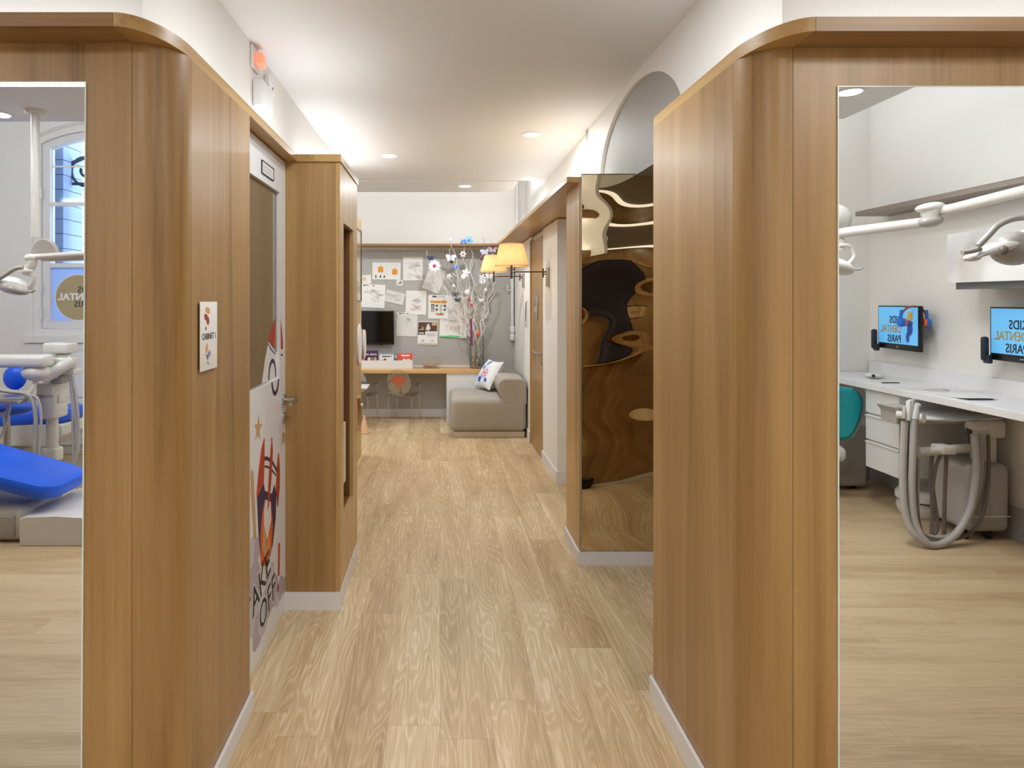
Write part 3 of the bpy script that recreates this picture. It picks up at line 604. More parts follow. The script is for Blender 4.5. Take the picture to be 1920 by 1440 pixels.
b = MB(); b.lathe([(0.0, 0.002), (0.075, 0.0015), (0.075, 0.006), (0.05, 0.008)], (q.x, 7.2, 0), 24); b.build('cone_base', M_woodl, n)

# =================================================================== FAR ROOM
b = MB(); b.prism([(0.72, 3.632), (1.10, 3.632), (1.10, 8.215), (0.70, 8.215)], 'Z', 2.1665, 2.198)
tag(b.build('wall_shelf', M_woody, smooth=False, bevel=0.002), 'long wooden shelf above the wooden door on the right wall', 'shelf', None)
b = MB(); b.box(-3.19, 0.70, 7.95, 8.215, 2.17, 2.198)
tag(b.build('wall_shelf', M_woodh, smooth=False, bevel=0.002), 'wooden shelf crossing the back wall above the drawings', 'shelf')

# wooden door on the right wall
n = thing('door_2', 'wooden door with lever handle under the right shelf', 'door', (0.955, 6.33, 0), kind='structure')
b = MB(); b.box(0.955, 0.995, 5.965, 6.69, 0.006, 2.10); b.build('leaf', M_wood, n, smooth=False)
ys, zs = 6.02, 1.0
b = MB(); b.cyl((0.955, ys, zs), (0.946, ys, zs), 0.026); b.cyl((0.955, ys, zs), (0.90, ys, zs), 0.009, n=12); b.tube(spline([(0.905, ys, zs), (0.897, ys + .015, zs), (0.897, ys + .07, zs), (0.90, ys + .14, zs + 0.012)], 5), 0.009, 10); b.cyl((0.955, ys, zs - 0.085), (0.944, ys, zs - 0.085), 0.025); b.build('door_handle', M_steel, n)
b = MB(); b.rbox(0.944, 0.955, 6.22, 6.40, 1.30, 1.535, 0.003, 2, 0); b.box(0.9432, 0.944, 6.225, 6.395, 1.385, 1.43, 1); b.build('door_plate', [M_steel, M_plasticg], n)
b = MB(); b.box(0.945, 0.957, 6.69, 6.74, 0.0, 2.12); struct(b.build('trim_2', M_woodl, smooth=False), 'pale frame edge of the wooden door', 'door frame')

# desk
n = thing('desk', 'long wooden childrens desk under the pinboard', 'desk', (-0.6, 8.0, 0))
b = MB(); b.box(-2.0, 0.60, 7.80, 8.204, 0.60, 0.645); b.build('desktop', M_desk, n, smooth=False, bevel=0.003)
b = MB(); b.box(0.08, 0.60, 7.815, 7.835, 0.0, 0.5995); b.box(0.08, 0.10, 7.835, 8.204, 0.0, 0.5995); b.build('white_panel', M_base, n, smooth=False)
b = MB(); b.box(-2.0, 0.60, 8.19, 8.204, 0.645, 0.66); b.build('rear_strip', M_base, n, smooth=False)

# sofa
n = thing('sofa', 'taupe block sofa with low backrest against the right wall', 'sofa', (0.53, 7.5, 0))
b = MB(); b.rbox(0.115, 0.942, 6.935, 7.795, 0.066, 0.43, 0.065, 6); b.build('seat_block', M_sofa, n)
b = MB()
prof = [(0.70, 0.36), (0.69, 0.42), (0.655, 0.46), (0.63, 0.52), (0.625, 0.56)] + arc(0.705, 0.565, 0.08, 0.085, PI, PI / 2, 6) + arc(0.865, 0.585, 0.075, 0.065, PI / 2, 0, 6) + [(0.943, 0.36)]
b.prism(prof, 'Y', 6.934, 7.795); bo = b.build('backrest', M_sofa, n, bevel=0.02)
b = MB(); b.box(0.15, 0.92, 6.965, 7.77, 0.003, 0.066); b.build('plinth', mat('sofa_plinth', (196, 184, 164), .5), n, smooth=False)
# cushion leaning on the backrest
n = thing('cushion', 'white cushion with a blue splash print, leaning on the sofa backrest', 'cushion', (0.62, 7.6, 0.432))
M_tilt = Matrix.Translation((0.585, 7.60, 0.612)) @ Matrix.Rotation(0.42, 4, 'Z') @ Matrix.Rotation(math.radians(-58), 4, 'Y')
def cush(u, v, s):
    x, y = 2 * u - 1, 2 * v - 1
    t = 0.075 * max(0.0, (1 - abs(x) ** 2.6)) ** 0.6 * max(0.0, (1 - abs(y) ** 2.6)) ** 0.6 + 0.004
    pin = 1 - 0.09 * (1 - x * x) * abs(y) ** 3; pin2 = 1 - 0.09 * (1 - y * y) * abs(x) ** 3
    return M_tilt @ Vector((x * 0.19 * pin2, y * 0.19 * pin, s * t))
b = MB(); b.grid(lambda u, v: cush(u, v, 1), 22, 22); b.grid(lambda u, v: cush(u, v, -1), 22, 22)
b.build('cushion_cover', M_cush, n)
b = MB()
def blob(cx, cy, r, m, spikes=0, k=24):
    pts = []
    for i in range(k):
        a = 2 * PI * i / k; rr = r * (1 if not spikes else (1.25 if i % 2 else 0.62)); pts.append((cx + rr * math.cos(a), cy + rr * math.sin(a)))
    c = Vector(cush(cx, cy, 1)) ; vs = [Vector(cush(x, y, 1)) for x, y in pts]; nrm = (M_tilt.to_3x3() @ Vector((0, 0, 1))) * (0.0015 + 0.0008 * m)
    b.add([c + nrm] + [v + nrm for v in vs], [(0, i + 1, (i + 1) % k + 1) for i in range(k)], m)
blob(0.42, 0.42, 0.24, 0, 1, 20); blob(0.46, 0.42, 0.135, 1); blob(0.46, 0.42, 0.10, 2); blob(0.46, 0.42, 0.06, 3); blob(0.80, 0.55, 0.08, 0, 0, 7); blob(0.88, 0.5, 0.05, 4); blob(0.24, 0.6, 0.11, 4, 1, 14); blob(0.25, 0.25, 0.07, 4, 1, 10); blob(0.64, 0.62, 0.06, 4, 1, 12)
b.build('print', [mat('print_sky_blue', (84, 158, 232), .8), mat('print_pink', (232, 128, 136), .8), M_cush, mat('print_rose', (206, 92, 110), .8), mat('print_blue', (52, 84, 190), .8)], n, normals=False)

# monitor on the pinboard
n = thing('wall_monitor', 'black flat monitor on the pinboard above the book holder', 'monitor', (-0.8, 8.1, 0.98))
x0, x1 = P(660, 0, 8.15).x, P(739, 0, 8.15).x; z0, z1 = P(0, 646, 8.15).z, P(0, 582.5, 8.15).z
b = MB(); b.rbox(x0, x1, 8.13, 8.165, z0, z1, 0.004, 2); b.build('casing', M_black, n)
b = MB(); b.box(x0 + .012, x1 - .012, 8.1285, 8.1298, z0 + .022, z1 - .012); b.build('screen', mat('dark_screen', (3, 3, 4), 0.12), n, smooth=False)
b = MB(); b.box((x0 + x1) / 2 - .06, (x0 + x1) / 2 + .06, 8.165, 8.2045, z0 + .1, z1 - .1); b.build('wall_bracket', M_dark, n, smooth=False)
b = MB(); b.rbox(P(712.5, 0, 8.14).x, P(717.5, 0, 8.14).x, 8.132, 8.15, z0 - .008, z0 + .002, .002, 1); b.build('sensor_bump', M_black, n)

# book holder and books
n = thing('book_holder', 'white open holder box on the desk below the monitor', 'book holder', (-0.68, 8.05, 0.645))
x0, x1 = P(668, 0, 7.97).x, P(773.5, 0, 7.97).x
b = MB(); zc = 0.6455
b.box(x0, x1, 7.965, 7.975, zc, zc + .098); b.box(x0, x1, 8.12, 8.13, zc, zc + .10); b.box(x0, x0 + .01, 7.975, 8.12, zc, zc + .10); b.box(x1 - .01, x1, 7.975, 8.12, zc, zc + .10); b.box(x0 + .01, x1 - .01, 7.975, 8.12, zc, zc + .008); b.build('holder_box', M_base, n, smooth=False)
def book(px0, px1, pt, y, col, label, extra):
    m = thing('picture_book', label, 'book', (P((px0 + px1) / 2, 0, y).x, y, zc + .01), 'books in the white holder')
    x0, x1 = P(px0, 0, y).x, P(px1, 0, y).x; z1 = P(0, pt, y).z
    b = MB(); b.box(x0, x1, y, y + 0.0025, zc + .0095, z1); b.box(x0, x1, y + .0105, y + .013, zc + .0095, z1); b.box(x0, x0 + .003, y + .0025, y + .0105, zc + .0095, z1); b.build('cover', col, m, smooth=False)
    b = MB(); b.box(x0 + .003, x1 - .003, y + .0026, y + .0104, zc + .012, z1 - .004); b.build('pages', M_paperg, m, smooth=False)
    b = MB(); ms = extra(b, x0, x1, y - .0006, z1); b.build('cover_print', ms, m, smooth=False)
TXZ = lambda x, y, z: Matrix.Translation((x, y, z)) @ Matrix.Rotation(PI / 2, 4, 'X')
M_pbook, M_coral, M_tealb, M_pinkb = mat('book_purple', (70, 40, 84), .45), mat('book_coral', (226, 92, 74), .45), mat('book_teal', (96, 150, 158), .45), mat('book_pink', (240, 120, 130), .45)
def pr1(b, x0, x1, y, z1):
    b.text('les dents', 0.040, TXZ((x0 + x1) / 2 + .0, y, z1 - .045), 0, .0005, bold=.0006); w = x1 - x0
    b.prism([(x0 + .03, z1 - .17), (x0 + .05, z1 - .085), (x0 + .10, z1 - .075), (x1 - .06, z1 - .08), (x1 - .02, z1 - .17)], 'Y', y, y + .0006, 1); b.ell((x0 + w * .5, y - 0.0003, z1 - .115), (.03, .0008, .026), 12, 2); b.ell((x1 - .035, y - 0.0003, z1 - .11), (.018, .0008, .03), 12, 3); b.ell((x0 + .06, y - 0.0005, z1 - .105), (.02, .0008, .02), 12, 0)
    return [M_paper, mat('book_red', (182, 60, 50), .5), mat('book_grey', (130, 136, 130), .5), mat('book_sand', (206, 178, 116), .5)]
def pr2(b, x0, x1, y, z1):
    b.box(x0 + .03, x1 - .045, y, y + .0006, z1 - .030, z1 - .016, 0); b.ell(((x0 + x1) / 2 - .02, y, z1 - .065), (.02, .0008, .022), 12, 1); b.ell((x0 + .03, y, z1 - .075), (.012, .0008, .01), 10, 0); b.ell((x1 - .03, y, z1 - .02), (.008, .0008, .008), 8, 0); return [M_inkd, mat('book_rust', (190, 96, 60), .5)]
def pr3(b, x0, x1, y, z1):
    b.box(x0 + .05, x1 - .03, y, y + .0006, z1 - .034, z1 - .018, 0); b.box(x0 + .07, x1 - .05, y, y + .0006, z1 - .052, z1 - .040, 1); b.prism([(x0 + .04, z1 - .12), (x0 + .06, z1 - .09), (x0 + .09, z1 - .06), (x0 + .115, z1 - .09), (x0 + .13, z1 - .12)], 'Y', y, y + .0006, 0); b.ell((x1 - .05, y, z1 - .085), (.03, .0008, .02), 12, 2); return [M_paper, M_pinkb, mat('book_cream', (232, 214, 180), .5)]
def pr4(b, x0, x1, y, z1): b.box(x0 + .01, x0 + .03, y, y + .0006, z1 - .06, z1 - .03, 0); return [M_paper]
book(683, 709, 657.5, 8.05, M_pbook, 'purple picture book about teeth, standing in the white holder', pr1)
book(674, 684, 664, 8.03, M_pinkb, 'pink book at the left end of the white holder', pr4)
book(711.5, 738, 665, 8.045, M_paper, 'white picture book between the purple and teal books', pr2)
book(739, 748, 662, 8.06, M_tealb, 'teal book half hidden behind the coral book', pr4)
book(744.5, 773, 662.5, 8.03, M_coral, 'coral picture book at the right end of the white holder', pr3)
# crayon box
n = thing('crayon_box', 'clear plastic box on the desk holding crayons', 'box', (P(808, 0, 8.0).x, 8.0, .6455))
x0, x1 = P(792, 0, 7.97).x, P(825, 0, 7.97).x
b = MB(); z0 = .6457; z1 = z0 + .115
for bx in ((x0, x1, 7.96, 7.963), (x0, x1, 8.097, 8.10), (x0, x0 + .003, 7.963, 8.097), (x1 - .003, x1, 7.963, 8.097)): b.box(*bx, z0, z1)
b.box(x0 + .003, x1 - .003, 7.963, 8.097, z0, z0 + .003); b.build('clear_box', M_acryl, n, smooth=False)
random.seed(4)
cols = [((24, 24, 28), 'black'), ((230, 150, 50), 'orange'), ((60, 64, 70), 'dark grey'), ((200, 90, 40), 'rust'), ((24, 24, 28), 'thick black'), ((120, 110, 100), 'grey'), ((236, 170, 70), 'yellow orange'), ((40, 40, 46), 'charcoal')]
for k, (c, nm) in enumerate(cols):
    x = x0 + .015 + .02 * (k % 4); y = 7.975 + .014 * k; z = z0 + .010 + .013 * (k // 3); L = .115; a = random.uniform(-.25, .25)
    p0 = Vector((x, y, z)); p1 = p0 + Vector((L * math.cos(a * .3), 0.015 * math.sin(a), .012 * math.sin(a * 3)))
    m = thing('crayon', '%s crayon lying in the clear box, %s' % (nm, 'at the front' if k < 4 else 'at the back'), 'crayon', p0, 'crayons in the clear box')
    t = (p1 - p0).normalized()
    b = MB(); b.cyl(p0, p1 - t * .018, .0055, n=8); b.build('crayon_body', mat('crayon_' + nm.replace(' ', '_'), c, .5), m)
    b = MB(); b.cyl(p1 - t * .018, p1, .0052, .0015, n=8); b.build('crayon_tip', mat('crayon_tip_' + nm.replace(' ', '_'), tuple(int(v * .8) for v in c), .6), m)

# clear kids armchairs
def ghost_chair(x, y, rz, label, first=[None]):
    if first[0] is not None: return dup(first[0], (x, y, 0), rz, label)
    n = thing('clear_chair', label, 'chair', (0, 0, 0), 'clear chairs at the desk')
    w, dp, sz = 0.155, 0.16, 0.335                 # half width, half depth, seat height; the back is at -y
    b = MB(); b.rbox(-w, w, -dp, dp, sz - .014, sz, .006, 2); b.build('seat', M_acryl, n)
    b = MB()
    o = arc(0, 0.50, 0.150, 0.155, 0, 2 * PI * 39 / 40, 39)
    def bend(p, t): return (p[0], -dp - 0.035 - (p[1] - .36) * .12 + t + 0.25 * p[0] * p[0], p[1])
    k = len(o); c0 = bend((0, .50), 0); vs = []
    rings = 4
    for t in (0, 0.008):
        for r in range(1, rings + 1): vs += [bend((p[0] * r / rings, .5 + (p[1] - .5) * r / rings), t) for p in o]
    vs += [bend((0, .5), 0), bend((0, .5), .008)]; fs = []
    for s_ in range(2):
        base = s_ * rings * k
        for r in range(rings - 1):
            for i in range(k): fs.append((base + r * k + i, base + r * k + (i + 1) % k, base + (r + 1) * k + (i + 1) % k, base + (r + 1) * k + i))
        for i in range(k): fs.append((2 * rings * k + s_, base + i, base + (i + 1) % k))
    for i in range(k): fs.append(((rings - 1) * k + i, (rings - 1) * k + (i + 1) % k, (2 * rings - 1) * k + (i + 1) % k, (2 * rings - 1) * k + i))
    b.add(vs, fs); b.build('backrest', M_acryl, n)
    b = MB(); b.tube([bend(p, .004) for p in o + o[:1]], .0055, 6); b.build('back_rim', M_acryl, n)
    for sx in (-1, 1):
        b = MB(); b.tube(spline([(sx * .135, -dp - .045, .47), (sx * (w + .02), -dp + .02, .465), (sx * (w + .035), dp * .3, .475), (sx * (w + .03), dp - .05, .485)], 6), .010, 8)
        b.tube(spline([(sx * (w + .03), dp - .055, .48), (sx * (w + .02), dp - .07, .42), (sx * (w - .004), dp - .03, sz - .005)], 6), .009, 8); b.build('armrest', M_acryl, n)
        for sy in (-1, 1):
            b = MB(); b.tube([(sx * (w - .01), sy * (dp - .012), sz - .012), (sx * (w - .004), sy * (dp - .006), .17), (sx * (w + .004), sy * (dp + .004 * sy), .001)], [.016, .013, .010], 10); b.build('leg', M_acryl, n)
    b = MB(); b.tube(spline([(-.14, -dp - .03, .375), (-.06, -dp, .338), (.06, -dp, .338), (.14, -dp - .03, .375)], 6), .008, 8); b.build('back_bracket', M_acryl, n)
    b = MB(); hp = []
    for i in range(28):
        t = 2 * PI * i / 28; hp.append((.0055 * 16 * math.sin(t) ** 3, .515 + .0055 * (13 * math.cos(t) - 5 * math.cos(2 * t) - 2 * math.cos(3 * t) - math.cos(4 * t))))
    # hatched heart: diagonal strokes clipped to the outline
    def inside(px, pz):
        r = False
        for i in range(28):
            x1, z1 = hp[i]; x2, z2 = hp[(i + 1) % 28]
            if (z1 > pz) != (z2 > pz) and px < (x2 - x1) * (pz - z1) / (z2 - z1) + x1: r = not r
        return r
    for q in range(-12, 13):
        run = []; 
        for s_ in range(-40, 41):
            px = s_ * .003 + 0.0; pz = .505 - .55 * px + q * .0135
            if inside(px, pz): run.append((px, pz))
        if len(run) > 2:
            a, z = run[0], run[-1]; hh = .0036
            nseg = max(2, len(run) // 3); pts = [run[int(i * (len(run) - 1) / nseg)] for i in range(nseg + 1)]
            up = [bend((p[0], p[1] + hh), -.002) for p in pts]; lo = [bend((p[0], p[1] - hh), -.002) for p in pts]; m = len(pts)
            b.add(up + lo, [(i, i + 1, i + 1 + m, i + m) for i in range(m - 1)])
    hb = b.build('heart_print', mat('heart_orange', (226, 92, 40), .6), n, smooth=False)
    first[0] = n.o; n.o.location = (x, y, 0); n.o.rotation_euler = (0, 0, rz); return n.o
ghost_chair(P(756, 0, 7.9).x + .012, 7.93, math.radians(-16), 'clear plastic kids armchair with an orange heart on its back')
ghost_chair(P(680, 0, 7.9).x - .02, 7.93, math.radians(-16), 'clear plastic kids armchair half hidden by the wooden cabinets')
m_ = thing('toy_table', 'small white table top edge beside the hidden clear chair', 'table', (P(672, 0, 7.5).x, 7.5, 0))
q = P(672, 725, 7.5)
b = MB(); b.rbox(q.x - .3, P(691, 0, 7.5).x, 7.35, 7.65, q.z - .012, q.z + .012, .006, 2); b.build('table_top', M_base, m_)
b = MB(); b.cyl((q.x - .02, 7.5, q.z - .013), (q.x - .02, 7.5, .012), .018); b.cyl((q.x - .02, 7.5, .012), (q.x - .02, 7.5, .001), .10, n=24); b.build('pedestal', M_base, m_)

# ------------------------------------------------------------------ papers on the pinboard
YP = 8.2045
def paper(name, cat, label, cx, cy, w, h, rot, extra=None, col=None, k=0, curl=0.004):
    """sheet whose centre, width and height are given in photograph pixels"""
    c = P(cx, cy, YP); s = YP / F; W_, H_ = w * s / 2, h * s / 2
    yy = YP - 0.0015 - 0.0012 * k
    Mx = Matrix.Translation((c.x, yy, c.z)) @ Matrix.Rotation(math.radians(rot), 4, 'Y')
    b = MB(); b.grid(lambda u, v: Mx @ Vector(((2 * u - 1) * W_, -curl * (1 - v) ** 2 * (0.4 + u), (2 * v - 1) * H_)), 6, 6, 0)
    ms = [col or M_paper]
    class D:
        def rect(s_, x0, x1, z0, z1, m): b.add([Mx @ Vector((x * W_, -curl - .0008 - .0002 * m, z * H_)) for x, z in ((x0, z0), (x1, z0), (x1, z1), (x0, z1))], [(0, 1, 2, 3)], m)
        def poly(s_, pts, m): b.add([Mx @ Vector((x * W_, -curl - .0008 - .0002 * m, z * H_)) for x, z in pts], [tuple(range(len(pts)))], m)
        def line(s_, pts, m, t=0.0013):
            q = [Vector((x * W_, 0, z * H_)) for x, z in pts]
            for a, e in zip(q, q[1:]):
                d = (e - a); 
                if d.length < 1e-6: continue
                nn = Vector((-d.z, 0, d.x)).normalized() * t
                b.add([Mx @ (v + Vector((0, -curl - .0009, 0))) for v in (a - nn, e - nn, e + nn, a + nn)], [(0, 1, 2, 3)], m)
        def scrib(s_, cx_, cz_, rx, rz_, n_, seed, m, t=0.0012):
            R = random.Random(seed); 
            for q in range(n_):
                a = R.uniform(0, 6.3); pts = []; x, z = cx_ + R.uniform(-1, 1) * rx * .5, cz_ + R.uniform(-1, 1) * rz_ * .5
                for i in range(9):
                    pts.append((max(-.93, min(.93, x)), max(-.93, min(.93, z)))); a += R.uniform(-.9, .9); x += math.cos(a) * rx * .28; z += math.sin(a) * rz_ * .28
                    if abs(x - cx_) > rx: a += PI * .6
                    if abs(z - cz_) > rz_: a += PI * .6
                s_.line(pts, m, t)
        def txt(s_, t, x, z, size, m): b.text(t, size, Mx @ Matrix.Translation((x * W_, -curl - .001, z * H_)) @ Matrix.Rotation(PI / 2, 4, 'X'), m, .0002)
        def pin(s_, x, z): s_.rect(x - .03, x + .03, z - .02, z + .02, 1)
    if extra: ms += extra(D())
    o = b.build(name, ms, smooth=False, normals=False); tag(o, label, cat, 'papers on the pinboard'); return o
def px(x, y): return (640 + x / 4, 300 + y / 4)
def two(d):
    for cx, cz, m in ((-.42, .15, 2), (.58, -.10, 2)):
        d.rect(cx - .18, cx + .18, cz - .30, cz + .32, m); d.poly([(cx - .06, cz + .32), (cx, cz + .55), (cx + .06, cz + .32)], m)
    d.line([(0, .95), (0, -.95)], 3, .0008); d.line([(.2, .78), (.9, .70)], 3, .001)
    for x in (-.75, -.42, -.15): d.poly([(x - .05, -.78), (x + .05, -.78), (x + .04, -.58), (x, -.45), (x - .04, -.58)], 1)
    return [M_inkd, M_orange, M_ink]
x, y = px(339, 833); paper('drawing', 'drawing', 'white double sheet with two orange squares', x, y, 53, 32, 1, two)
def sk(seed, parts, m=1, col=None, logo=False):
    def f(d):
        for i, (cx, cz, rx, rz, n) in enumerate(parts): d.scrib(cx, cz, rx, rz, n, seed + i, 1 if i % 2 == 0 else 2)
        if logo: d.rect(-.82, -.62, .86, .93, 3); d.rect(-.56, -.40, .88, .92, 3); d.rect(-.05, .08, .85, .92, 3)
        return [M_ink, col or M_ink, M_inkd]
    return f
x, y = px(537, 815); paper('drawing', 'drawing', 'upright sheet with a faint pencil figure, beside the double sheet', x, y, 37, 44, 0, sk(3, [(.1, .35, .5, .16, 9), (.1, .1, .4, .3, 4), (0, -.6, .5, .14, 6)], col=mat('pencil_brown', (184, 168, 160), .8)))
x, y = px(698, 897); paper('drawing', 'drawing', 'tilted pale sheet behind the left twigs', x, y, 33, 45, 21, sk(9, [(0, .2, .5, .4, 4)]), M_paperg, 1)
x, y = px(437, 921); paper('note', 'note', 'tiny square note with a small brown emblem', x, y, 12, 10.5, 0, lambda d: (d.scrib(0, 0, .5, .5, 5, 2, 1, .003), [mat('note_brown', (128, 96, 60), .7)])[1], k=2, curl=.002)
x, y = px(190, 896); paper('drawing', 'drawing', 'small sheet cut off by the cabinet edge', x, y, 17, 17, -3, lambda d: (d.rect(-.8, -.2, -.2, .5, 1), [mat('pale_orange', (232, 190, 130), .7)])[1])
x, y = px(236, 1020); paper('drawing', 'drawing', 'large sheet with a pencil animal above the black monitor', x, y, 46, 44, 3, sk(21, [(.1, .15, .6, .28, 12), (-.05, -.2, .45, .3, 5)], logo=True), None, 1)
x, y = px(400, 1030); paper('drawing', 'drawing', 'tilted sheet with a pencil wave, right of the pencil animal', x, y, 36, 22, 13, sk(33, [(0, .1, .7, .5, 9)]), M_paperg)
x, y = px(560, 1070); paper('drawing', 'drawing', 'upright sheet with a soft brown and grey sketch, in the middle of the board', x, y, 38.5, 45, 1.5, sk(41, [(.15, .3, .4, .2, 10), (-.05, -.45, .45, .18, 10), (.1, 0, .3, .3, 5)], col=mat('sketch_brown', (204, 172, 148), .8)))
def info(d):
    d.rect(-.6, -.2, .82, .93, 1); d.rect(0.0, .7, .84, .92, 4); d.rect(-.8, .8, .36, .52, 2)
    for r, z in enumerate((.10, -.24)):
        for c, x_ in enumerate((-.55, -.15, .25, .65)):
            if c == 0: d.rect(x_ - .17, x_ + .17, z - .13, z + .12, 1 if r == 0 else 3); d.rect(x_ - .12, x_ + .12, z - .09, z + .03, 4)
            else: d.poly([(x_ - .12, z), (x_ - .05, z + .09), (x_ + .06, z + .08), (x_ + .13, z), (x_ + .05, z - .08), (x_ - .06, z - .07)], 1 if c != 2 else 4)
            d.rect(x_ - .12, x_ + .12, z - .19, z - .16, 4)
    d.poly([(-.3, -.62), (-.1, -.52), (.1, -.58), (.3, -.50), (.6, -.60), (.4, -.70), (0, -.70)], 3)
    return [M_inkd, M_orange, mat('info_rust', (182, 112, 70), .7), M_ink]
x, y = px(727, 1102); paper('notice', 'notice', 'notice with an orange bar and two rows of small pictures', x, y, 37.5, 44, 1, info, None, 1)
x, y = px(493, 1232); paper('drawing', 'drawing', 'pale sheet with a faint sketch right of the black monitor', x, y, 38.5, 45, 2, sk(57, [(0, .1, .5, .35, 7)], logo=True), M_paperg)
def poster(d):
    d.rect(-.95, .95, .18, .93, 1); d.rect(-.95, -.25, -.12, .50, 2); d.rect(.42, .9, .66, .9, 3); d.poly([(-.2, .3), (-.05, .75), (.12, .82), (.3, .4), (.1, .22)], 4); d.poly([(-.8, .3), (-.45, .62), (-.3, .3)], 5)
    d.rect(-.85, -.4, -.0, .12, 2)
    for z in (.30, .06, -.04): d.rect(-.86, -.36, z - .03, z + .03, 4)
    d.rect(-.95, .95, -.93, -.88, 5); d.rect(-.6, -.35, -.72, -.55, 6); d.rect(.35, .6, -.72, -.55, 6)
    for k_ in range(5): d.rect(-.1, .8, -.0 - .06 * k_, .02 - .06 * k_, 6)
    return [mat('poster_brown', (92, 62, 48), .6), mat('poster_dark', (58, 38, 36), .6), mat('poster_tan', (206, 170, 120), .6), M_paperg, mat('poster_rust', (176, 128, 98), .6), M_ink]
x, y = px(647, 1299); paper('poster', 'poster', 'small brown photo poster pinned left of the green-edged drawing', x, y, 37, 44.5, .6, poster, None, 2)
x, y = px(868, 1105); paper('drawing', 'drawing', 'pale sheet behind the twigs, above the green-edged drawing', x, y, 39, 43, 4, sk(71, [(-.1, -.1, .5, .3, 4)]), M_paperg)
def green(d):
    for i, x_ in enumerate((-.45, -.15, .2, .42)): d.scrib(x_, -.1, .10, .4, 3, 80 + i, 3 if i == 3 else 1)
    d.line([(-.98, .82), (.98, .62)], 1, .003); d.rect(-.98, .98, -.98, -.86, 2); d.poly([(-.6, -.86), (.6, -.86), (.3, -.78), (-.2, -.76)], 2)
    return [M_ink, mat('green_crayon', (110, 204, 140), .7), mat('red_crayon', (170, 96, 84), .7)]
x, y = px(840, 1258); paper('drawing', 'drawing', 'drawing with small figures and a green crayon edge, left of the vase', x, y, 51, 37, 3, green, None, 1, .012)

# ------------------------------------------------------------------ vase with curly twigs
VX, VY = P(894, 0, 8.0).x, 8.02
n = thing('glass_vase', 'tall clear glass cylinder vase on the right end of the desk', 'vase', (VX, VY, .646))
b = MB(); b.lathe([(0.0, .6475), (.086, .6475), (.088, .66), (.090, 1.04), (.0865, 1.04), (.0845, .668), (0.0, .664)], (VX, VY, 0), 40); b.build('glass_cylinder', M_glass, n)
R = random.Random(11); b = MB()
for k in range(150):
    a = R.uniform(0, 6.283); rr = .066 * math.sqrt(R.random()); z = .674 + .12 * R.random() ** 1.2; t = R.uniform(0, 6.283); L = R.uniform(.012, .028)
    c = Vector((VX + rr * math.cos(a), VY + rr * math.sin(a), z)); d_ = Vector((math.cos(t), math.sin(t), R.uniform(-.5, .5))) * L * .5
    b.tube([c - d_, c + d_], R.uniform(.004, .007), 6, k % 4)
o = b.build('bark_chips', [mat('chip_tan', (186, 160, 120), .8), mat('chip_brown', (112, 86, 58), .8), mat('chip_pale', (214, 200, 172), .8), mat('chip_dark', (64, 54, 44), .8)])
tag(o, 'brown and pale bark chips filling the bottom of the glass vase', 'bark chips', kind='stuff')
tips = [(803, 486, 7.9), (797, 470, 8.0), (822, 462, 8.05), (838, 444, 8.0), (846, 452, 7.95), (868, 455, 8.0), (881, 444, 8.05), (906, 446, 7.95), (925, 441, 8.0), (884, 480, 8.1), (931, 500, 7.92), (917, 482, 8.06), (858, 500, 8.08), (845, 520, 7.9), (930, 530, 7.95), (872, 500, 7.9), (916, 540, 8.08), (902, 500, 8.12)]
paths = []
for k, (tx, ty, td) in enumerate(tips):
    R = random.Random(100 + k); tp = P(tx, ty, td); a0 = 2 * PI * k / len(tips) * 1.7
    p0 = Vector((VX + .045 * math.cos(a0), VY + .045 * math.sin(a0), .69 + .05 * R.random())); pm = Vector((VX + .05 * (1 if tp.x > VX else -1) * min(1, abs(tp.x - VX) * 3), VY + .05 * math.sin(a0), 1.05))
    pts = []; N = 46; ph = R.uniform(0, 6.3)
    for i in range(N + 1):
        t = i / N
        base = p0 * (1 - t) ** 2 + pm * (2 * t * (1 - t)) * 1.0 + tp * t * t
        amp = .006 + .030 * t * (1 - .35 * t); fq = 22 + 9 * t
        pts.append(base + Vector((amp * math.sin(fq * t + ph), amp * .7 * math.cos(fq * t * .9 + ph * 1.3), amp * .4 * math.sin(fq * 1.3 * t))))
    for q in pts:
        if q.z < 1.045:
            dx, dy = q.x - VX, q.y - VY; r_ = math.hypot(dx, dy)
            if r_ > .072: q.x = VX + dx * .072 / r_; q.y = VY + dy * .072 / r_
        if q.y > 8.17: q.y = 8.17
    paths.append(pts)
    b = MB(); b.tube(pts, [.0085 - .0055 * i / N for i in range(N + 1)], 6)
    for j in (22, 30, 37):
        q = pts[j]; dr = Vector((R.uniform(-1, 1), R.uniform(-.4, .2), R.uniform(.2, 1))).normalized()
        b.tube([q + dr * (.03 * s_) + Vector((.010 * math.sin(3.2 * s_ + ph), 0, .010 * math.cos(2.6 * s_))) * (s_ / 3) for s_ in range(4)], [.0045, .0038, .003, .002], 5)
    o = b.build('curly_twig', M_twigb if k in (2, 7) else M_twig)
    tag(o, 'brown curly twig among the white ones in the glass vase' if k in (2, 7) else 'whitewashed curly twig standing in the glass vase', 'twig', 'curly twigs in the glass vase')
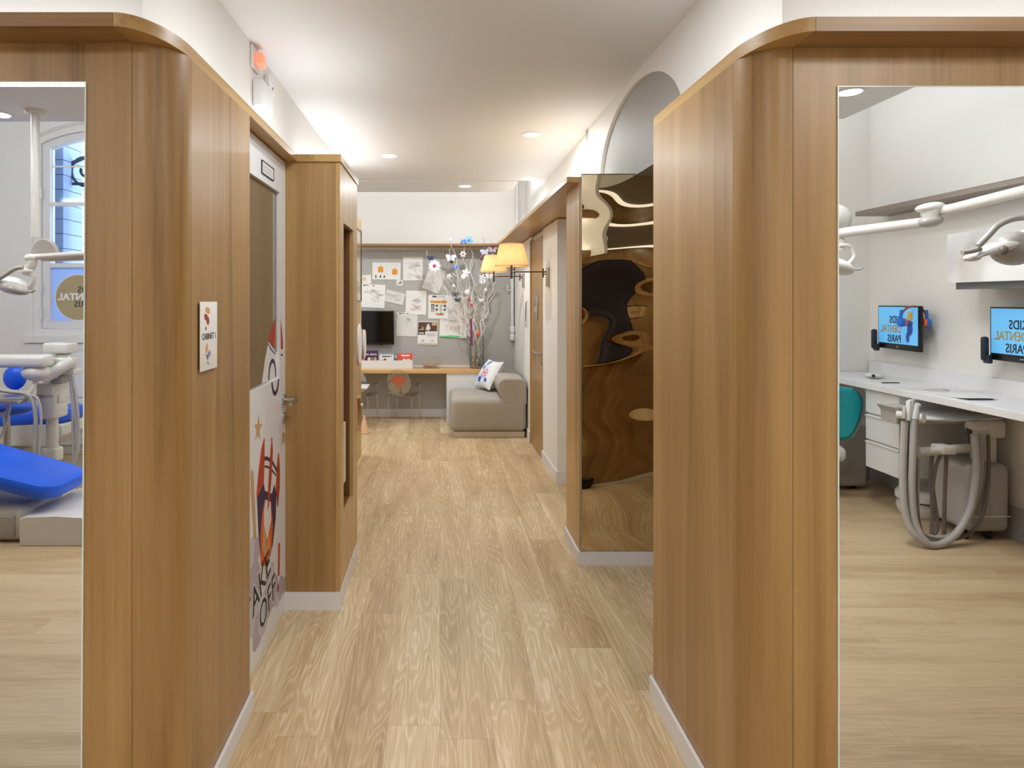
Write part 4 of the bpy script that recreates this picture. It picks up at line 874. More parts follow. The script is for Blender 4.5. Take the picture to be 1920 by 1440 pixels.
# ornaments on the twigs
def C(rgb, nm): return mat('ornament_' + nm, rgb, .5)
OW, OB, OL, OP, OR, OO, ON, OG = C((240, 238, 240), 'white'), C((96, 140, 216), 'blue'), C((150, 206, 232), 'light_blue'), C((196, 60, 130), 'magenta'), C((206, 40, 50), 'red'), C((232, 92, 36), 'orange'), C((52, 56, 104), 'navy'), C((168, 160, 60), 'olive')
OLI = C((206, 204, 232), 'lilac'); OPU = C((126, 48, 98), 'purple')
def orn(name, label, px_, py_, d_, build, cat='ornament'):
    c = P(px_, py_, d_)
    best = min(((q - c).length, q) for pts in paths for q in pts[12:])[1] if True else c
    c2 = c if (best - c).length < .02 else best + (c - best).normalized() * .018
    n = thing(name, label, cat, c2, 'ornaments hung on the twigs'); build(n, Vector(c2))
def flower(r, pet, cen, k=6):
    def f(n, c):
        for i in range(k):
            a = 2 * PI * i / k; b = MB(); b.ell((c.x + r * .55 * math.cos(a), c.y - .004, c.z + r * .55 * math.sin(a)), (r * .5, .006, r * .30), 10, 0, Matrix.Rotation(-a, 4, 'Y')); b.build('petal', pet, n)
        b = MB(); b.ell((c.x, c.y - .010, c.z), (r * .3, .008, r * .3), 10); b.build('flower_centre', cen, n)
    return f
def fly(r, col, body, tilt=0):
    def f(n, c):
        for s in (-1, 1):
            b = MB(); b.ell((c.x + s * r * .6, c.y - .006, c.z + r * .25), (r * .6, .004, r * .42), 10, 0, Matrix.Rotation(-s * .5 + tilt, 4, 'Y')); b.ell((c.x + s * r * .42, c.y - .006, c.z - r * .35), (r * .4, .004, r * .32), 10, 0, Matrix.Rotation(s * .6 + tilt, 4, 'Y')); b.build('wing', col, n)
        b = MB(); b.ell((c.x, c.y - .010, c.z), (r * .12, .006, r * .6), 8); b.build('body', body, n)
    return f
def ball(r, col, sx=1, sz=1):
    def f(n, c):
        b = MB(); b.ell((c.x, c.y - .006, c.z), (r * sx, r * .8, r * sz), 12); b.build('bead', col, n)
        b = MB(); b.cyl((c.x, c.y - .004, c.z + r * sz * .9), (c.x, c.y, c.z + r * sz + .008), .002, n=6); b.build('hanger', M_steel, n)
    return f
orn('flower_ornament', 'large white flower with a magenta heart, left edge of the twigs', 818, 500, 7.88, flower(.075, OW, OP, 9))
orn('butterfly_ornament', 'navy butterfly on the leftmost twig', 808, 483, 7.9, fly(.04, ON, ON, .4))
orn('butterfly_ornament', 'white butterfly above the middle of the twigs', 848, 485, 7.93, fly(.06, OW, OL, .3))
orn('flower_ornament', 'light blue flower clipped high on the middle twig', 880, 452, 8.0, flower(.06, OL, OB, 7))
orn('flower_ornament', 'sky blue flower left of the highest blue one', 862, 457, 8.0, flower(.045, OB, OL, 6))
orn('bird_ornament', 'small white bird sitting at the top of a left twig', 845, 449, 7.95, ball(.022, OW, .9, 1.2))
orn('flower_ornament', 'lilac flower with a red heart at the upper right', 923, 462, 7.98, flower(.065, OLI, OR, 6))
orn('butterfly_ornament', 'pale lilac butterfly just left of the arm lamps', 911, 476, 7.95, fly(.05, OLI, OW, -.3))
orn('bead_ornament', 'purple bead half behind the farther lampshade', 905, 486, 7.97, ball(.022, OPU))
orn('ring_ornament', 'brown disc ornament on a left twig', 838, 495, 7.9, ball(.026, C((104, 62, 40), 'brown')))
orn('butterfly_ornament', 'blue butterfly beside the brown disc', 850, 497, 7.92, fly(.035, OB, OW, .6))
orn('flower_ornament', 'white flower at mid height, right of centre', 876, 512, 7.9, flower(.05, OW, OW, 5))
orn('bead_ornament', 'big white ball among the middle twigs', 864, 525, 7.88, ball(.034, OW))
orn('flower_ornament', 'white blossom below the farther lampshade', 904, 520, 7.93, flower(.045, OW, OLI, 5))
orn('butterfly_ornament', 'white butterfly right of the blossom under the lampshade', 918, 518, 7.95, fly(.045, OW, OLI, .2))
orn('butterfly_ornament', 'white butterfly halfway down the right twigs', 907, 529, 7.96, fly(.04, OW, OLI, -.5))
orn('flower_ornament', 'white flower touching the orange-cored twig, above the brown disc', 868, 473, 7.94, flower(.04, OW, OR, 6))
orn('flower_ornament', 'small white flower left of the big white ball', 842, 518, 7.9, flower(.035, OW, OLI, 5))
orn('bead_ornament', 'white bead on the lower left twigs', 846, 538, 7.9, ball(.020, OW))
orn('flower_ornament', 'white flower below the big white ball', 872, 543, 7.9, flower(.036, OW, OW, 6))
orn('bead_ornament', 'white bead low among the right twigs', 912, 546, 7.95, ball(.022, OW))
orn('butterfly_ornament', 'small white butterfly near the vase, among the right twigs', 903, 562, 7.95, fly(.03, OW, OLI, .3))
orn('dragonfly_ornament', 'grey dragonfly low on the left twigs', 852, 553, 7.9, fly(.045, C((110, 108, 112), 'grey'), M_inkd, .5))
orn('dragonfly_ornament', 'grey dragonfly below the other one', 858, 563, 7.9, fly(.04, C((90, 90, 96), 'dark_grey'), M_inkd, -.2))
orn('bead_ornament', 'upper red bead hanging over the vase', 884.5, 565, 7.89, ball(.018, OR, 1.1, 1))
orn('bead_ornament', 'lower red bead hanging over the vase', 884, 575, 7.89, ball(.018, OR, 1, 1))
orn('bead_ornament', 'olive drop under the red beads', 886, 587, 7.89, ball(.017, OG, .8, 1.3))
orn('bead_ornament', 'orange pear-shaped drop above the vase rim', 895.5, 628, 7.9, ball(.026, OO, .9, 1.5))
n = thing('toothbrush_ornament', 'long purple plastic stick hanging in front of the twigs', 'ornament', P(884, 650, 7.88), 'ornaments hung on the twigs')
q0, q1 = P(883, 598, 7.89), P(884.5, 648, 7.89)
b = MB(); b.tube([q0, q0 * .75 + q1 * .25, q1], [.015, .012, .016], 8); b.build('stick', OPU, n)
b = MB(); b.cyl(q0, q0 + Vector((0, .03, .03)), .002, n=6); b.build('hanger', M_steel, n)

# ------------------------------------------------------------------ swing arm wall lamps
M_shade_ = bpy.data.materials.new('pleated_cream_shade'); M_shade_.use_nodes = True
nt = M_shade_.node_tree; pb = nt.nodes['Principled BSDF']; pb.inputs['Base Color'].default_value = lin((226, 200, 152)); pb.inputs['Roughness'].default_value = .8
tl = nd(nt, 'ShaderNodeBsdfTranslucent'); tl.inputs['Color'].default_value = lin((232, 204, 150)); ms_ = nd(nt, 'ShaderNodeMixShader'); ms_.inputs[0].default_value = .45
nt.links.new(pb.outputs[0], ms_.inputs[1]); nt.links.new(tl.outputs[0], ms_.inputs[2]); nt.links.new(ms_.outputs[0], nt.nodes['Material Output'].inputs['Surface'])
M_bulb = mat('warm_bulb', (255, 220, 160), .4, emit=(255, 206, 140), estr=3)
def sconce(xw, y, zc, xs, zb, zt, rb, rt, label):
    n = thing('wall_lamp', label, 'lamp', (xw, y, zc), 'arm lamps on the right wall')
    b = MB(); b.rbox(xw - .022, xw - .0005, y - .035, y + .035, zc - .085, zc + .08, .004, 2); b.build('wall_plate', M_steel, n)
    za = zc + .045
    b = MB(); b.cyl((xw - .02, y, za), (xs, y, za), .006, n=10); b.cyl((xw - .05, y, za - .05), (xw - .05, y, za + .03), .008, n=10); b.cyl((xw - .05, y, za - .02), (xw - .02, y, za - .02), .005, n=8); b.build('swing_arm', M_bronze, n)
    b = MB(); b.cyl((xs, y, za - .06), (xs, y, zb + .04), .010, n=12); b.build('stem', M_bronze, n)
    N = 120
    b = MB()
    for (r0, r1, dz) in ((rb, rt, 0),):
        vs = []
        for lv in range(5):
            t = lv / 4
            for j in range(N): r = (r0 + (r1 - r0) * t) * (1 + (.022 if j % 2 else -.022)); a = 2 * PI * j / N; vs.append((xs + r * math.cos(a), y + r * math.sin(a), zb + (zt - zb) * t))
        b.add(vs, [(i * N + j, i * N + (j + 1) % N, (i + 1) * N + (j + 1) % N, (i + 1) * N + j) for i in range(4) for j in range(N)])
    sh = b.build('lamp_shade', M_shade_, n, normals=False)
    b = MB()
    for z, r in ((zb, rb), (zt, rt)): b.tube([(xs + r * math.cos(2 * PI * j / 40), y + r * math.sin(2 * PI * j / 40), z) for j in range(41)], .004, 6, cap=False)
    b.build('shade_rim', M_shade_, sub(sh, n))
    b = MB(); b.ell((xs, y, (zb + zt) / 2 + .01), (.028, .028, .04), 12); b.build('bulb', M_bulb, n)
    l = bpy.data.lights.new('wall_lamp_light', 'POINT'); l.energy = 4 * K; l.color = WARM; l.shadow_soft_size = .04
    o = bpy.data.objects.new('wall_lamp_light', l); COL.objects.link(o); o.location = (xs, y, zb + .03)
sconce(.957, 5.63, 1.70, P(959, 0, 5.63).x, P(0, 498.5, 5.63).z, P(0, 458, 5.63).z, .148, .104, 'nearer swing arm wall lamp with pleated cream shade, before the wooden door')
sconce(.957, 7.27, 1.72, P(926, 0, 7.27).x, P(0, 509.5, 7.27).z, P(0, 479, 7.27).z, .150, .104, 'farther swing arm wall lamp with pleated cream shade, above the sofa')

# trunking, pipe and hook in the far right corner
n = thing('cable_trunking', 'white cable trunking with sockets in the corner above the sofa', 'cable trunking', (.93, 8.19, .93))
b = MB(); z0, z1 = P(0, 632, 8.15).z, P(0, 470, 8.15).z; b.rbox(.905, .940, 8.165, 8.2045, z0, z1, .004, 2); b.build('channel', M_base, n)
for z in (1.02, 1.12): 
    b = MB(); b.rbox(.895, .95, 8.155, 8.2045, z - .04, z + .04, .004, 2); b.build('socket', M_base, n)
b = MB(); b.tube([(.92, 8.16, 1.62), (.86, 8.16, 1.62), (.86, 8.16, 1.68), (.84, 8.185, 1.68)], .009, 8); b.build('side_pipe', M_base, n)
b = MB(); b.tube([(.985, 8.17, 2.20), (.985, 8.17, 3.0)], .02, 12); b.build('riser_pipe', M_base, n)
n = thing('hanging_keys', 'keys on a cord hanging between the sofa and wooden door', 'keys', (.945, 6.95, 1.35))
b = MB(); b.cyl((.956, 6.98, 1.475), (.935, 6.98, 1.475), .006, n=8); b.build('hook', M_steel, n)
b = MB(); b.tube([(.938, 6.98, 1.47), (.936, 6.965, 1.36), (.936, 6.985, 1.25)], .006, 6); b.tube([(.938, 6.98, 1.47), (.936, 7.0, 1.36), (.936, 6.99, 1.26)], .006, 6); b.build('cord', mat('cord_grey', (130, 124, 118), .7), n)
b = MB(); b.rbox(.931, .94, 6.965, 7.005, 1.20, 1.26, .003, 1); b.build('key', M_steel, n)

# =================================================================== TREATMENT ROOM, window side (seen in the left mirror)
def xw(px, d): return (px - CX) * d / F
def zw(py, d): return H0 + (CY - py) * d / F
# arched window
n = thing('window_1', 'arched white window with a blue film and a round clinic emblem', 'window', ((win['x0'] + win['x1']) / 2, YW, win['z0']), kind='structure')
n.matrix_off = Vector(((win['x0'] + win['x1']) / 2, YW, win['z0']))
def arched(x0, x1, zlo, dz, inset):
    xs = [x0 + (x1 - x0) * i / 16 for i in range(17)]; return [(x, wtop(min(max(x, win['x0']), win['x1'])) - dz) for x in xs]
def frame(x0, x1, zlo, dz, t, y0, y1):
    out = [(x0, zlo)] + arched(x0, x1, zlo, dz, 0) + [(x1, zlo)]
    inn = [(x0 + t, zlo + t)] + arched(x0 + t, x1 - t, zlo, dz + t, 0) + [(x1 - t, zlo + t)]
    b = MB(); k = len(out)
    vs = [(p[0], y0, p[1]) for p in out + inn] + [(p[0], y1, p[1]) for p in out + inn]; fs = []
    for i in range(k):
        j = (i + 1) % k
        fs += [(i, j, k + j, k + i), (2 * k + i, 3 * k + i, 3 * k + j, 2 * k + j), (i, 2 * k + i, 2 * k + j, j), (k + i, k + j, 3 * k + j, 3 * k + i)]
    b.add(vs, fs); return b
frame(win['x0'] + .001, win['x1'] - .001, win['z0'] + .001, .001, .07, YW - .17, YW - .02).build('window_frame', M_white, n, smooth=False)
frame(win['x0'] + .075, win['x1'] - .075, win['z0'] + .075, .075, .075, YW - .14, YW - .05).build('window_sash', M_base, n, smooth=False)
gx0, gx1 = win['x0'] + .15, win['x1'] - .15
b = MB(); b.prism([(gx0, win['z0'] + .15)] + arched(gx0, gx1, 0, .15, 0) + [(gx1, win['z0'] + .15)], 'Y', YW - .10, YW - .094); b.build('window_pane', M_pane, n, smooth=False)
b = MB()
for py, t in ((381, .036), (497, .045), (615, .03)): z = zw(py, 6.6); b.box(gx0 - .01, gx1 + .01, YW - .115, YW - .055, z - t / 2, z + t / 2)
b.box(gx0, gx1, YW - .105, YW - .09, zw(309, 6.6) - .008, zw(309, 6.6) + .008); b.build('glazing_bar', M_base, n, smooth=False)
M_film = bpy.data.materials.new('blue_window_film'); M_film.use_nodes = True; nt = M_film.node_tree
tl = nd(nt, 'ShaderNodeBsdfTranslucent'); tl.inputs['Color'].default_value = lin((206, 224, 252)); mm = nd(nt, 'ShaderNodeMixShader'); mm.inputs[0].default_value = .6
nt.nodes['Principled BSDF'].inputs['Base Color'].default_value = lin((200, 220, 250)); nt.links.new(nt.nodes['Principled BSDF'].outputs[0], mm.inputs[1]); nt.links.new(tl.outputs[0], mm.inputs[2]); nt.links.new(mm.outputs[0], nt.nodes['Material Output'].inputs['Surface'])
b = MB(); b.box(gx0, gx1, YW - .0938, YW - .0925, win['z0'] + .15, zw(500, 6.6)); b.build('window_film', M_film, n, smooth=False)
cxw, czw = xw(147, 6.69), zw(558, 6.69)
TB = lambda x, z, y: Matrix.Translation((x, y, z)) @ Matrix.Rotation(PI, 4, 'Z') @ Matrix.Rotation(PI / 2, 4, 'X')
b = MB(); b.prism(arc(cxw, czw, .235, .235, 0, 2 * PI * 47 / 48, 47), 'Y', YW - .0923, YW - .0915, 0); b.prism(arc(cxw, czw, .243, .243, 0, 2 * PI * 47 / 48, 47), 'Y', YW - .0924, YW - .0920, 1)
for t, z, m, bo in (('KIDS', .080, 2, .001), ('DENTAL', .006, 1, .0035), ('PARIS', -.070, 2, .001)): b.text(t, .092 if m == 2 else .098, TB(xw(181, 6.69), czw + z, YW - .0911), m, .0003, bold=bo, align='LEFT', squeeze=1.0 if m == 2 else 1.08)
b.build('emblem_print', [mat('emblem_gold', (176, 160, 122), .5), M_paper, M_inkd], n, smooth=False)
b = MB()
for z in (1.35, 1.62, 2.0, 2.6): b.cyl((win['x0'] + .078, YW - .018, z - .05), (win['x0'] + .078, YW - .018, z + .05), .012, n=10)
b.build('hinge', M_base, n)
b = MB(); b.box(win['x0'] - .07, win['x1'] + .07, YW + .0005, YW + .03, win['z0'] - .07, win['z0'] - .005); b.prism([(win['x0'] - .09, win['spring'] + .05)] + [(x, wtop(min(max(x, win['x0']), win['x1'])) + .01) for x in xs_] + [(win['x1'] + .09, win['spring'] + .05), (win['x1'] + .09, win['spring'] + .11)] + [(x, wtop(x) + .075) for x in xs_[::-1]] + [(win['x0'] - .09, win['spring'] + .11)], 'Y', YW + .0005, YW + .03)
b.build('window_casing', M_white, n, smooth=False)
# outside the window: ironwork, stone reveal and the facade across the street
M_iron = mat('wrought_iron', (46, 54, 72), .5)
n = thing('window_grille', 'dark scrolled iron grille outside the arched window', 'grille', (-3.6, YW - .42, 1.1))
b = MB(); yg = YW - .42
def sp2(cx, cz, r, t0, turns, sg): return [(cx + sg * r * (1 - .75 * i / 30) * math.cos(t0 + turns * 2 * PI * i / 30), yg, cz + r * (1 - .75 * i / 30) * math.sin(t0 + turns * 2 * PI * i / 30)) for i in range(31)]
for x in (-3.92 + .02, -3.62, -3.32):
    c = zw(318, 7.02); b.tube(sp2(x + .02, c, .19, -1.2, -1.35, 1), .017, 8)
    b.cyl((x + .06, yg, 1.0), (x + .06, yg, c - .17), .020, n=8); b.cyl((x + .14, yg, 1.0), (x + .14, yg, c - .25), .014, n=8); b.tube(sp2(x + .14, zw(432, 7.02), .06, .3, 1.1, 1), .012, 8)
b.tube([(-4.02, yg, zw(300, 7.02) - .03), (-3.6, yg, zw(285, 7.02) + .06), (-2.9, yg, zw(300, 7.02) - .03)], .022, 8); b.box(-4.025, -2.85, yg - .012, yg + .012, 1.0, 1.04); b.box(-4.025, -2.85, yg - .01, yg + .01, zw(345, 7.02) - .015, zw(345, 7.02) + .015); b.build('iron_bars', M_iron, n)
M_stone = mat('pale_street_stone', (236, 238, 240), .8, var=.05, vscale=2)
n = thing('street_facade', 'pale stone facade across the street with horizontal joints', 'building', (-4.5, YW - 3.4, -.2))
b = MB(); z = -.2
while z < 6.5: b.box(-8.5, -1.0, YW - 3.6, YW - 3.4, z, z + .40); b.box(-8.5, -1.0, YW - 3.6, YW - 3.43, z + .40, z + .43, 1); z += .43
b.build('stone_courses', [M_stone, mat('stone_joint', (150, 152, 156), .8)], n, smooth=False)
b = MB(); b.box(-8.5, -1.0, YW - 3.36, YW - 3.4, 2.03, 2.15); b.build('ledge', mat('stone_ledge', (176, 178, 182), .8), n, smooth=False)
M_bstone = mat('blue_grey_stone', (150, 176, 220), .8, var=.06, vscale=6)
n = thing('stone_reveal', 'blue-grey stone reveal beside the iron grille outside the window', 'window reveal', (-4.25, YW - .4, .0))
b = MB(); z = 0.0
while z < 3.5: b.box(-4.6, -4.03, YW - .62, YW - .2525, z, z + .15); b.box(-4.6, -4.036, YW - .62, YW - .2525, z + .15, z + .158, 1); z += .158
b.build('stone_blocks', [M_bstone, M_iron], n, smooth=False)
b = MB(); b.box(-9, 0, YW - 6, YW - .26, -.25, -.2); struct(b.build('ground_street', M_stone, smooth=False), 'street pavement outside the arched window', 'ground')

def tubeL(b, pts, d, r, n=8, m=0, k=6):
    q = [ML(p[0], p[1], p[2] if len(p) > 2 else d) for p in pts]; b.tube(spline(q, k), r, n, m)
def tubeR(b, pts, d, r, n=8, m=0, k=6):
    q = [MR(p[0], p[1], p[2] if len(p) > 2 else d) for p in pts]; b.tube(spline(q, k), r, n, m)

# near blue chair
n = thing('dental_chair', 'near blue dental chair with its foot end towards the left mirror edge', 'dental chair', (-3.1, yl(4.18), 0))
yc = yl(4.16)
def pad(x0, z0, x1, z1, w0, w1, t, rr=.04, m=0, ends=.10):
    """upholstered slab between two points of its top line; rounded in plan"""
    L = math.hypot(x1 - x0, z1 - z0); a = math.atan2(z1 - z0, x1 - x0); b = MB(); k = 10
    pl = [(0 + ends - ends * math.cos(PI / 2 * i / k), -w0 / 2 + ends - ends * math.sin(PI / 2 * i / k)) for i in range(k, -1, -1)]
    pl = [(ends * (1 - math.cos(t_)), -w0 / 2 + ends * (1 - math.sin(t_))) for t_ in [PI / 2 * i / k for i in range(k + 1)]][::-1]
    left = pl[::-1]
    poly = left + [(L - ends + ends * math.sin(PI / 2 * i / k), -w1 / 2 + ends - ends * math.cos(PI / 2 * i / k)) for i in range(k + 1)]
    poly = poly + [(p[0], -p[1]) for p in poly[::-1]]
    secs = [(-t, rr * .9), (-t + rr * .35, rr * .25), (-t + rr, 0), (-rr, 0), (-rr * .35, rr * .25), (0, rr * .9)]
    cx_ = sum(p[0] for p in poly) / len(poly); vs = []; N = len(poly)
    for z, ins in secs:
        for p in poly:
            d = Vector((p[0] - L / 2, p[1])); q = Vector((p[0] - L / 2 - (ins * (1 if d.x > 0 else -1) * min(1, abs(d.x) / (L / 2)) ), p[1] * (1 - ins / (w0 / 2)))); X = q.x + L / 2
            vs.append((x0 + X * math.cos(a) - z * math.sin(a), yc_[0] + q.y, z0 + X * math.sin(a) + z * math.cos(a)))
    fs = [tuple(range(N - 1, -1, -1)), tuple(range((len(secs) - 1) * N, len(secs) * N))]
    for i in range(len(secs) - 1):
        for j in range(N): fs.append((i * N + j, i * N + (j + 1) % N, (i + 1) * N + (j + 1) % N, (i + 1) * N + j))
    b.add(vs, fs, m); return b
yc_ = [yc]
pad(-3.55, .655, -2.37, .342, .56, .48, .10, .035, ends=.14).build('leg_cushion', M_blue, n)
pad(-4.15, .60, -3.5, .66, .58, .58, .11).build('seat_cushion', M_blue, n)
pad(-4.75, 1.15, -4.10, .62, .50, .58, .10).build('back_cushion', M_blue, n)
b = MB(); b.prism([(-2.56, .0), (-2.56, .165), (-2.535, .178), (-2.35, .186), (-2.1, .17), (-1.95, .15), (-1.95, 0)], 'Y', yl(3.90), yl(4.5)); b.build('foot_plate', M_plastic, n, bevel=.006)
b = MB(); b.rbox(-3.35, -2.57, yl(4.40), yl(3.96), .0, .22, .05, 4); b.rbox(-3.9, -3.15, yl(4.34), yl(4.0), .20, .47, .05, 4); b.build('pedestal', M_plastic, n)
b = MB(); b.rbox(-2.86, -2.62, yl(3.965), yl(3.945), .03, .17, .03, 3); b.build('pedestal_recess', M_plasticg, n)
# far blue chair
n = thing('dental_chair', 'far blue dental chair in front of the arched window', 'dental chair', (-3.5, yl(5.6), 0))
yc_[0] = yl(5.6)
pad(xw(-70, 5.5), .52, xw(133, 5.5), .572, .50, .46, .115, .045, ends=.12).build('seat_cushion', M_blue, n)
pad(xw(-170, 5.6), 1.0, xw(-50, 5.6), .55, .48, .52, .10).build('back_cushion', M_blue, n)
b = MB(); b.prism([(xw(8, 5.5), .455), (xw(22, 5.5), .27), (xw(112, 5.5), .26), (xw(134, 5.5), .36), (xw(134, 5.5), .452)], 'Y', yl(5.38), yl(5.8)); b.build('seat_shell', M_plastic, n, bevel=.01)
b = MB(); b.rbox(xw(18, 5.5), xw(62, 5.5), yl(5.75), yl(5.42), .0, .262, .02, 3); b.build('pedestal', M_plastic, n)
b = MB(); b.cyl((xw(33, 5.4), yl(5.42), .205), (xw(33, 5.4), yl(5.385), .205), .035); b.build('foot_switch', M_dark, n)
b = MB(); b.rbox(xw(64, 5.3), xw(108, 5.3), yl(5.9), yl(5.3), .0, .02, .008, 2); b.build('floor_plate', M_plasticg, n)
# blue stool
n = thing('dentist_stool', 'blue stool with a round back between the two dental chairs', 'stool', (xw(28, 5.0), yl(5.05), 0))
xs0, ys0 = xw(14, 5.05), yl(5.05)
b = MB(); b.ell((xs0, ys0, zw(765, 5.05)), (.19, .19, .06), 28); b.build('seat', M_blue, n)
b = MB(); b.ell((xw(29, 5.21), ys0 - .16, zw(708, 5.21)), (.092, .05, .098), 24); b.build('backrest', M_blue, n)
b = MB(); b.tube(spline([(xw(30, 5.25), ys0 - .205, zw(720, 5.05)), (xw(32, 5.25), ys0 - .21, zw(750, 5.05)), (xs0, ys0 - .08, zw(775, 5.05)), (xs0, ys0, zw(772, 5.05))], 5), .016, 8); b.build('back_support', M_plasticg, n)
b = MB(); b.cyl((xs0, ys0, .08), (xs0, ys0, zw(770, 5.05)), .025)
for k in range(5): a = 2 * PI * k / 5; b.tube([(xs0, ys0, .09), (xs0 + .21 * math.cos(a), ys0 + .21 * math.sin(a), .055)], [.022, .014], 8)
b.build('star_base', M_steel, n)
for k in range(5):
    a = 2 * PI * k / 5; b = MB(); b.cyl((xs0 + .21 * math.cos(a) - .012, ys0 + .21 * math.sin(a), .026), (xs0 + .21 * math.cos(a) + .012, ys0 + .21 * math.sin(a), .026), .0255, n=14); b.build('caster', M_black, n)
# instrument column with its arms and hoses
n = thing('instrument_column', 'white dental instrument column with swivel arm, tray and hanging hoses', 'dental unit', (xw(100, 4.95), yl(4.95), 0))
d = 4.95; xc_, yc2 = xw(100, d), yl(d)
b = MB(); b.rbox(xw(84, d), xw(116, d), yl(5.05), yl(4.87), zw(783, d), zw(728, d), .02, 3); b.rbox(xw(82, d), xw(115, d), yl(5.06), yl(4.86), zw(740, d), zw(716, d), .015, 3); b.rbox(xw(110, d), xw(119, d), yl(5.0), yl(4.9), zw(754, d), zw(738, d), .008, 2); b.build('column_upper', M_plastic, n)
b = MB(); b.cyl((xw(99, d), yc2, 0.0), (xw(99, d), yc2, zw(782, d)), .042); b.cyl((xw(99, d), yc2, 0), (xw(99, d), yc2, .03), .16); b.rbox(xw(84, d), xw(112, d), yl(5.02), yl(4.9), .25, .36, .02, 3); b.build('column_lower', M_plastic, n)
b = MB(); b.rbox(xw(84, d), xw(112, d), yl(5.06), yl(4.92), zw(673, d), zw(643, d), .015, 3); b.cyl((xw(98, d), yc2, zw(718, d)), (xw(98, d), yc2, zw(672, d)), .05); b.rbox(xw(112, d), xw(141, d), yl(5.0), yl(4.85), zw(661, d), zw(643, d), .012, 3); b.lathe([(.03, zw(661, d)), (.055, zw(664, d)), (.04, zw(672, d))], (xw(126, d), yl(4.92), 0), 20); b.build('arm_head', M_plastic, n)
b = MB(); b.rbox(xw(114, d), xw(143, d), yl(5.0), yl(4.84), zw(690, d), zw(668, d), .02, 3); b.rbox(xw(105, d), xw(152, d), yl(5.0), yl(4.86), zw(701, d), zw(691, d), .008, 2)
tubeL(b, [(138, 676, 4.86), (118, 688, 4.82), (98, 700, 4.8), (80, 708, 4.78)], d, [.045] * 19, 12); b.build('swivel_arm', M_plastic, n)
b = MB(); b.rbox(xw(-45, 4.75), xw(94, 4.75), yl(4.83), yl(4.68), zw(688, 4.75), zw(665, 4.75), .03, 4); b.ell((xw(72, 4.78), yl(4.77), zw(698, 4.77)), (.11, .085, .065), 20); b.build('tray_arm', M_plastic, n)
b = MB(); b.rbox(xw(110, d), xw(131, d), yl(4.95), yl(4.85), zw(717, d), zw(702, d), .008, 2); b.build('cup_filler', M_plasticg, n)
b = MB(); b.rbox(xw(-60, 4.7), xw(58, 4.7), yl(4.86), yl(4.56), zw(752, 4.7), zw(745, 4.7), .008, 2); b.build('tray', M_steel, n)
b = MB(); tubeL(b, [(72, 706, 4.77), (62, 728, 4.74), (50, 744, 4.72)], 4.75, .018); tubeL(b, [(17, 752), (17, 768), (8, 776), (-10, 775)], 4.7, .018); b.build('tray_bracket', M_plastic, n)
b = MB()
for pts in ([(-5, 730), (20, 734), (50, 738), (63, 752), (68, 790), (67, 840), (70, 880)], [(58, 740), (72, 748), (78, 778), (76, 820), (72, 865)], [(17, 770), (14, 790), (4, 815), (-10, 835)]): tubeL(b, pts, 4.68, .016 if pts[0][1] == 730 else .010)
for pts in ([(134, 702), (138, 740), (143, 790), (146, 830), (138, 862), (122, 882)], [(136, 702), (144, 745), (148, 800), (146, 850), (130, 880)], [(132, 702), (137, 760), (138, 820), (139, 870)]): tubeL(b, pts, 4.85, .011)
b.build('hose', M_hose, n)
n = thing('side_cabinet', 'white cabinet standing on the floor under the arched window', 'cabinet', (xw(130, 6.2), yl(6.3), 0))
b = MB(); b.rbox(xw(112, 6.2), xw(200, 6.2), yl(6.55), yl(6.2), .002, .98, .01, 2); b.build('cabinet_body', M_plastic, n)
b = MB(); b.box(xw(114, 6.2), xw(198, 6.2), yl(6.2) + .0005, yl(6.2) + .015, .10, .55); b.box(xw(114, 6.2), xw(198, 6.2), yl(6.2) + .0005, yl(6.2) + .015, .56, .94); b.build('drawer_front', M_base, n, smooth=False)
# operating lamp over the near chair
n = thing('operating_lamp', 'white operating lamp on a ceiling pole, left, over the near blue chair', 'operating lamp', ML(67, 208, 4.24), 'operating lamps')
d = 4.24
b = MB(); b.cyl(ML(67.5, 206, d), ML(67.5, 446, d), .026); b.cyl((ML(67.5, 206, d).x, yl(d), 2.749), (ML(67.5, 206, d).x, yl(d), 2.725), .07, .055); b.build('ceiling_pole', M_plastic, n)
b = MB(); c = ML(84, 478, d); b.prism([(c.x + .095 * math.cos(t) * (1 if math.cos(t) > 0 else .85), c.z + .108 * math.sin(t)) for t in [PI * i / 20 for i in range(21)]], 'Y', c.y - .02, c.y + .02); b.build('arm_cover', M_plasticg, n, bevel=.01)
b = MB(); tubeL(b, [(52, 483, 4.2), (100, 480, 4.2), (190, 475, 4.2)], d, .020, 12); tubeL(b, [(80, 486, 4.22), (120, 486, 4.22), (190, 484, 4.22)], d, .014, 12); b.build('spring_arm', M_plastic, n)
b = MB(); b.ell(ML(60, 484, 4.2), (.045, .035, .028), 16); tubeL(b, [(62, 486), (60, 498), (52, 508)], 4.2, .030, 12); b.ell(ML(52, 509, 4.2), (.05, .04, .030), 16); tubeL(b, [(58, 508), (64, 520), (60, 535), (50, 545)], 4.2, .020, 10); b.build('joint', M_plastic, n)
b = MB(); b.ell(ML(26, 536, 4.2), (.105, .10, .055), 24, 0, Matrix.Rotation(.35, 4, 'Y')); b.ell(ML(45, 540, 4.2), (.045, .06, .045), 16); b.build('lamp_head', M_plastic, n)
b = MB(); b.ell(ML(34, 543, 4.12), (.075, .05, .030), 20, 0, Matrix.Rotation(.3, 4, 'Y')); b.build('reflector', M_plasticg, n)
b = MB(); tubeL(b, [(-15, 530), (8, 518), (30, 504), (44, 502)], 4.1, .014, 10); tubeL(b, [(54, 546), (62, 547), (67, 543)], 4.1, .008, 8); b.build('grip', M_plasticg, n)

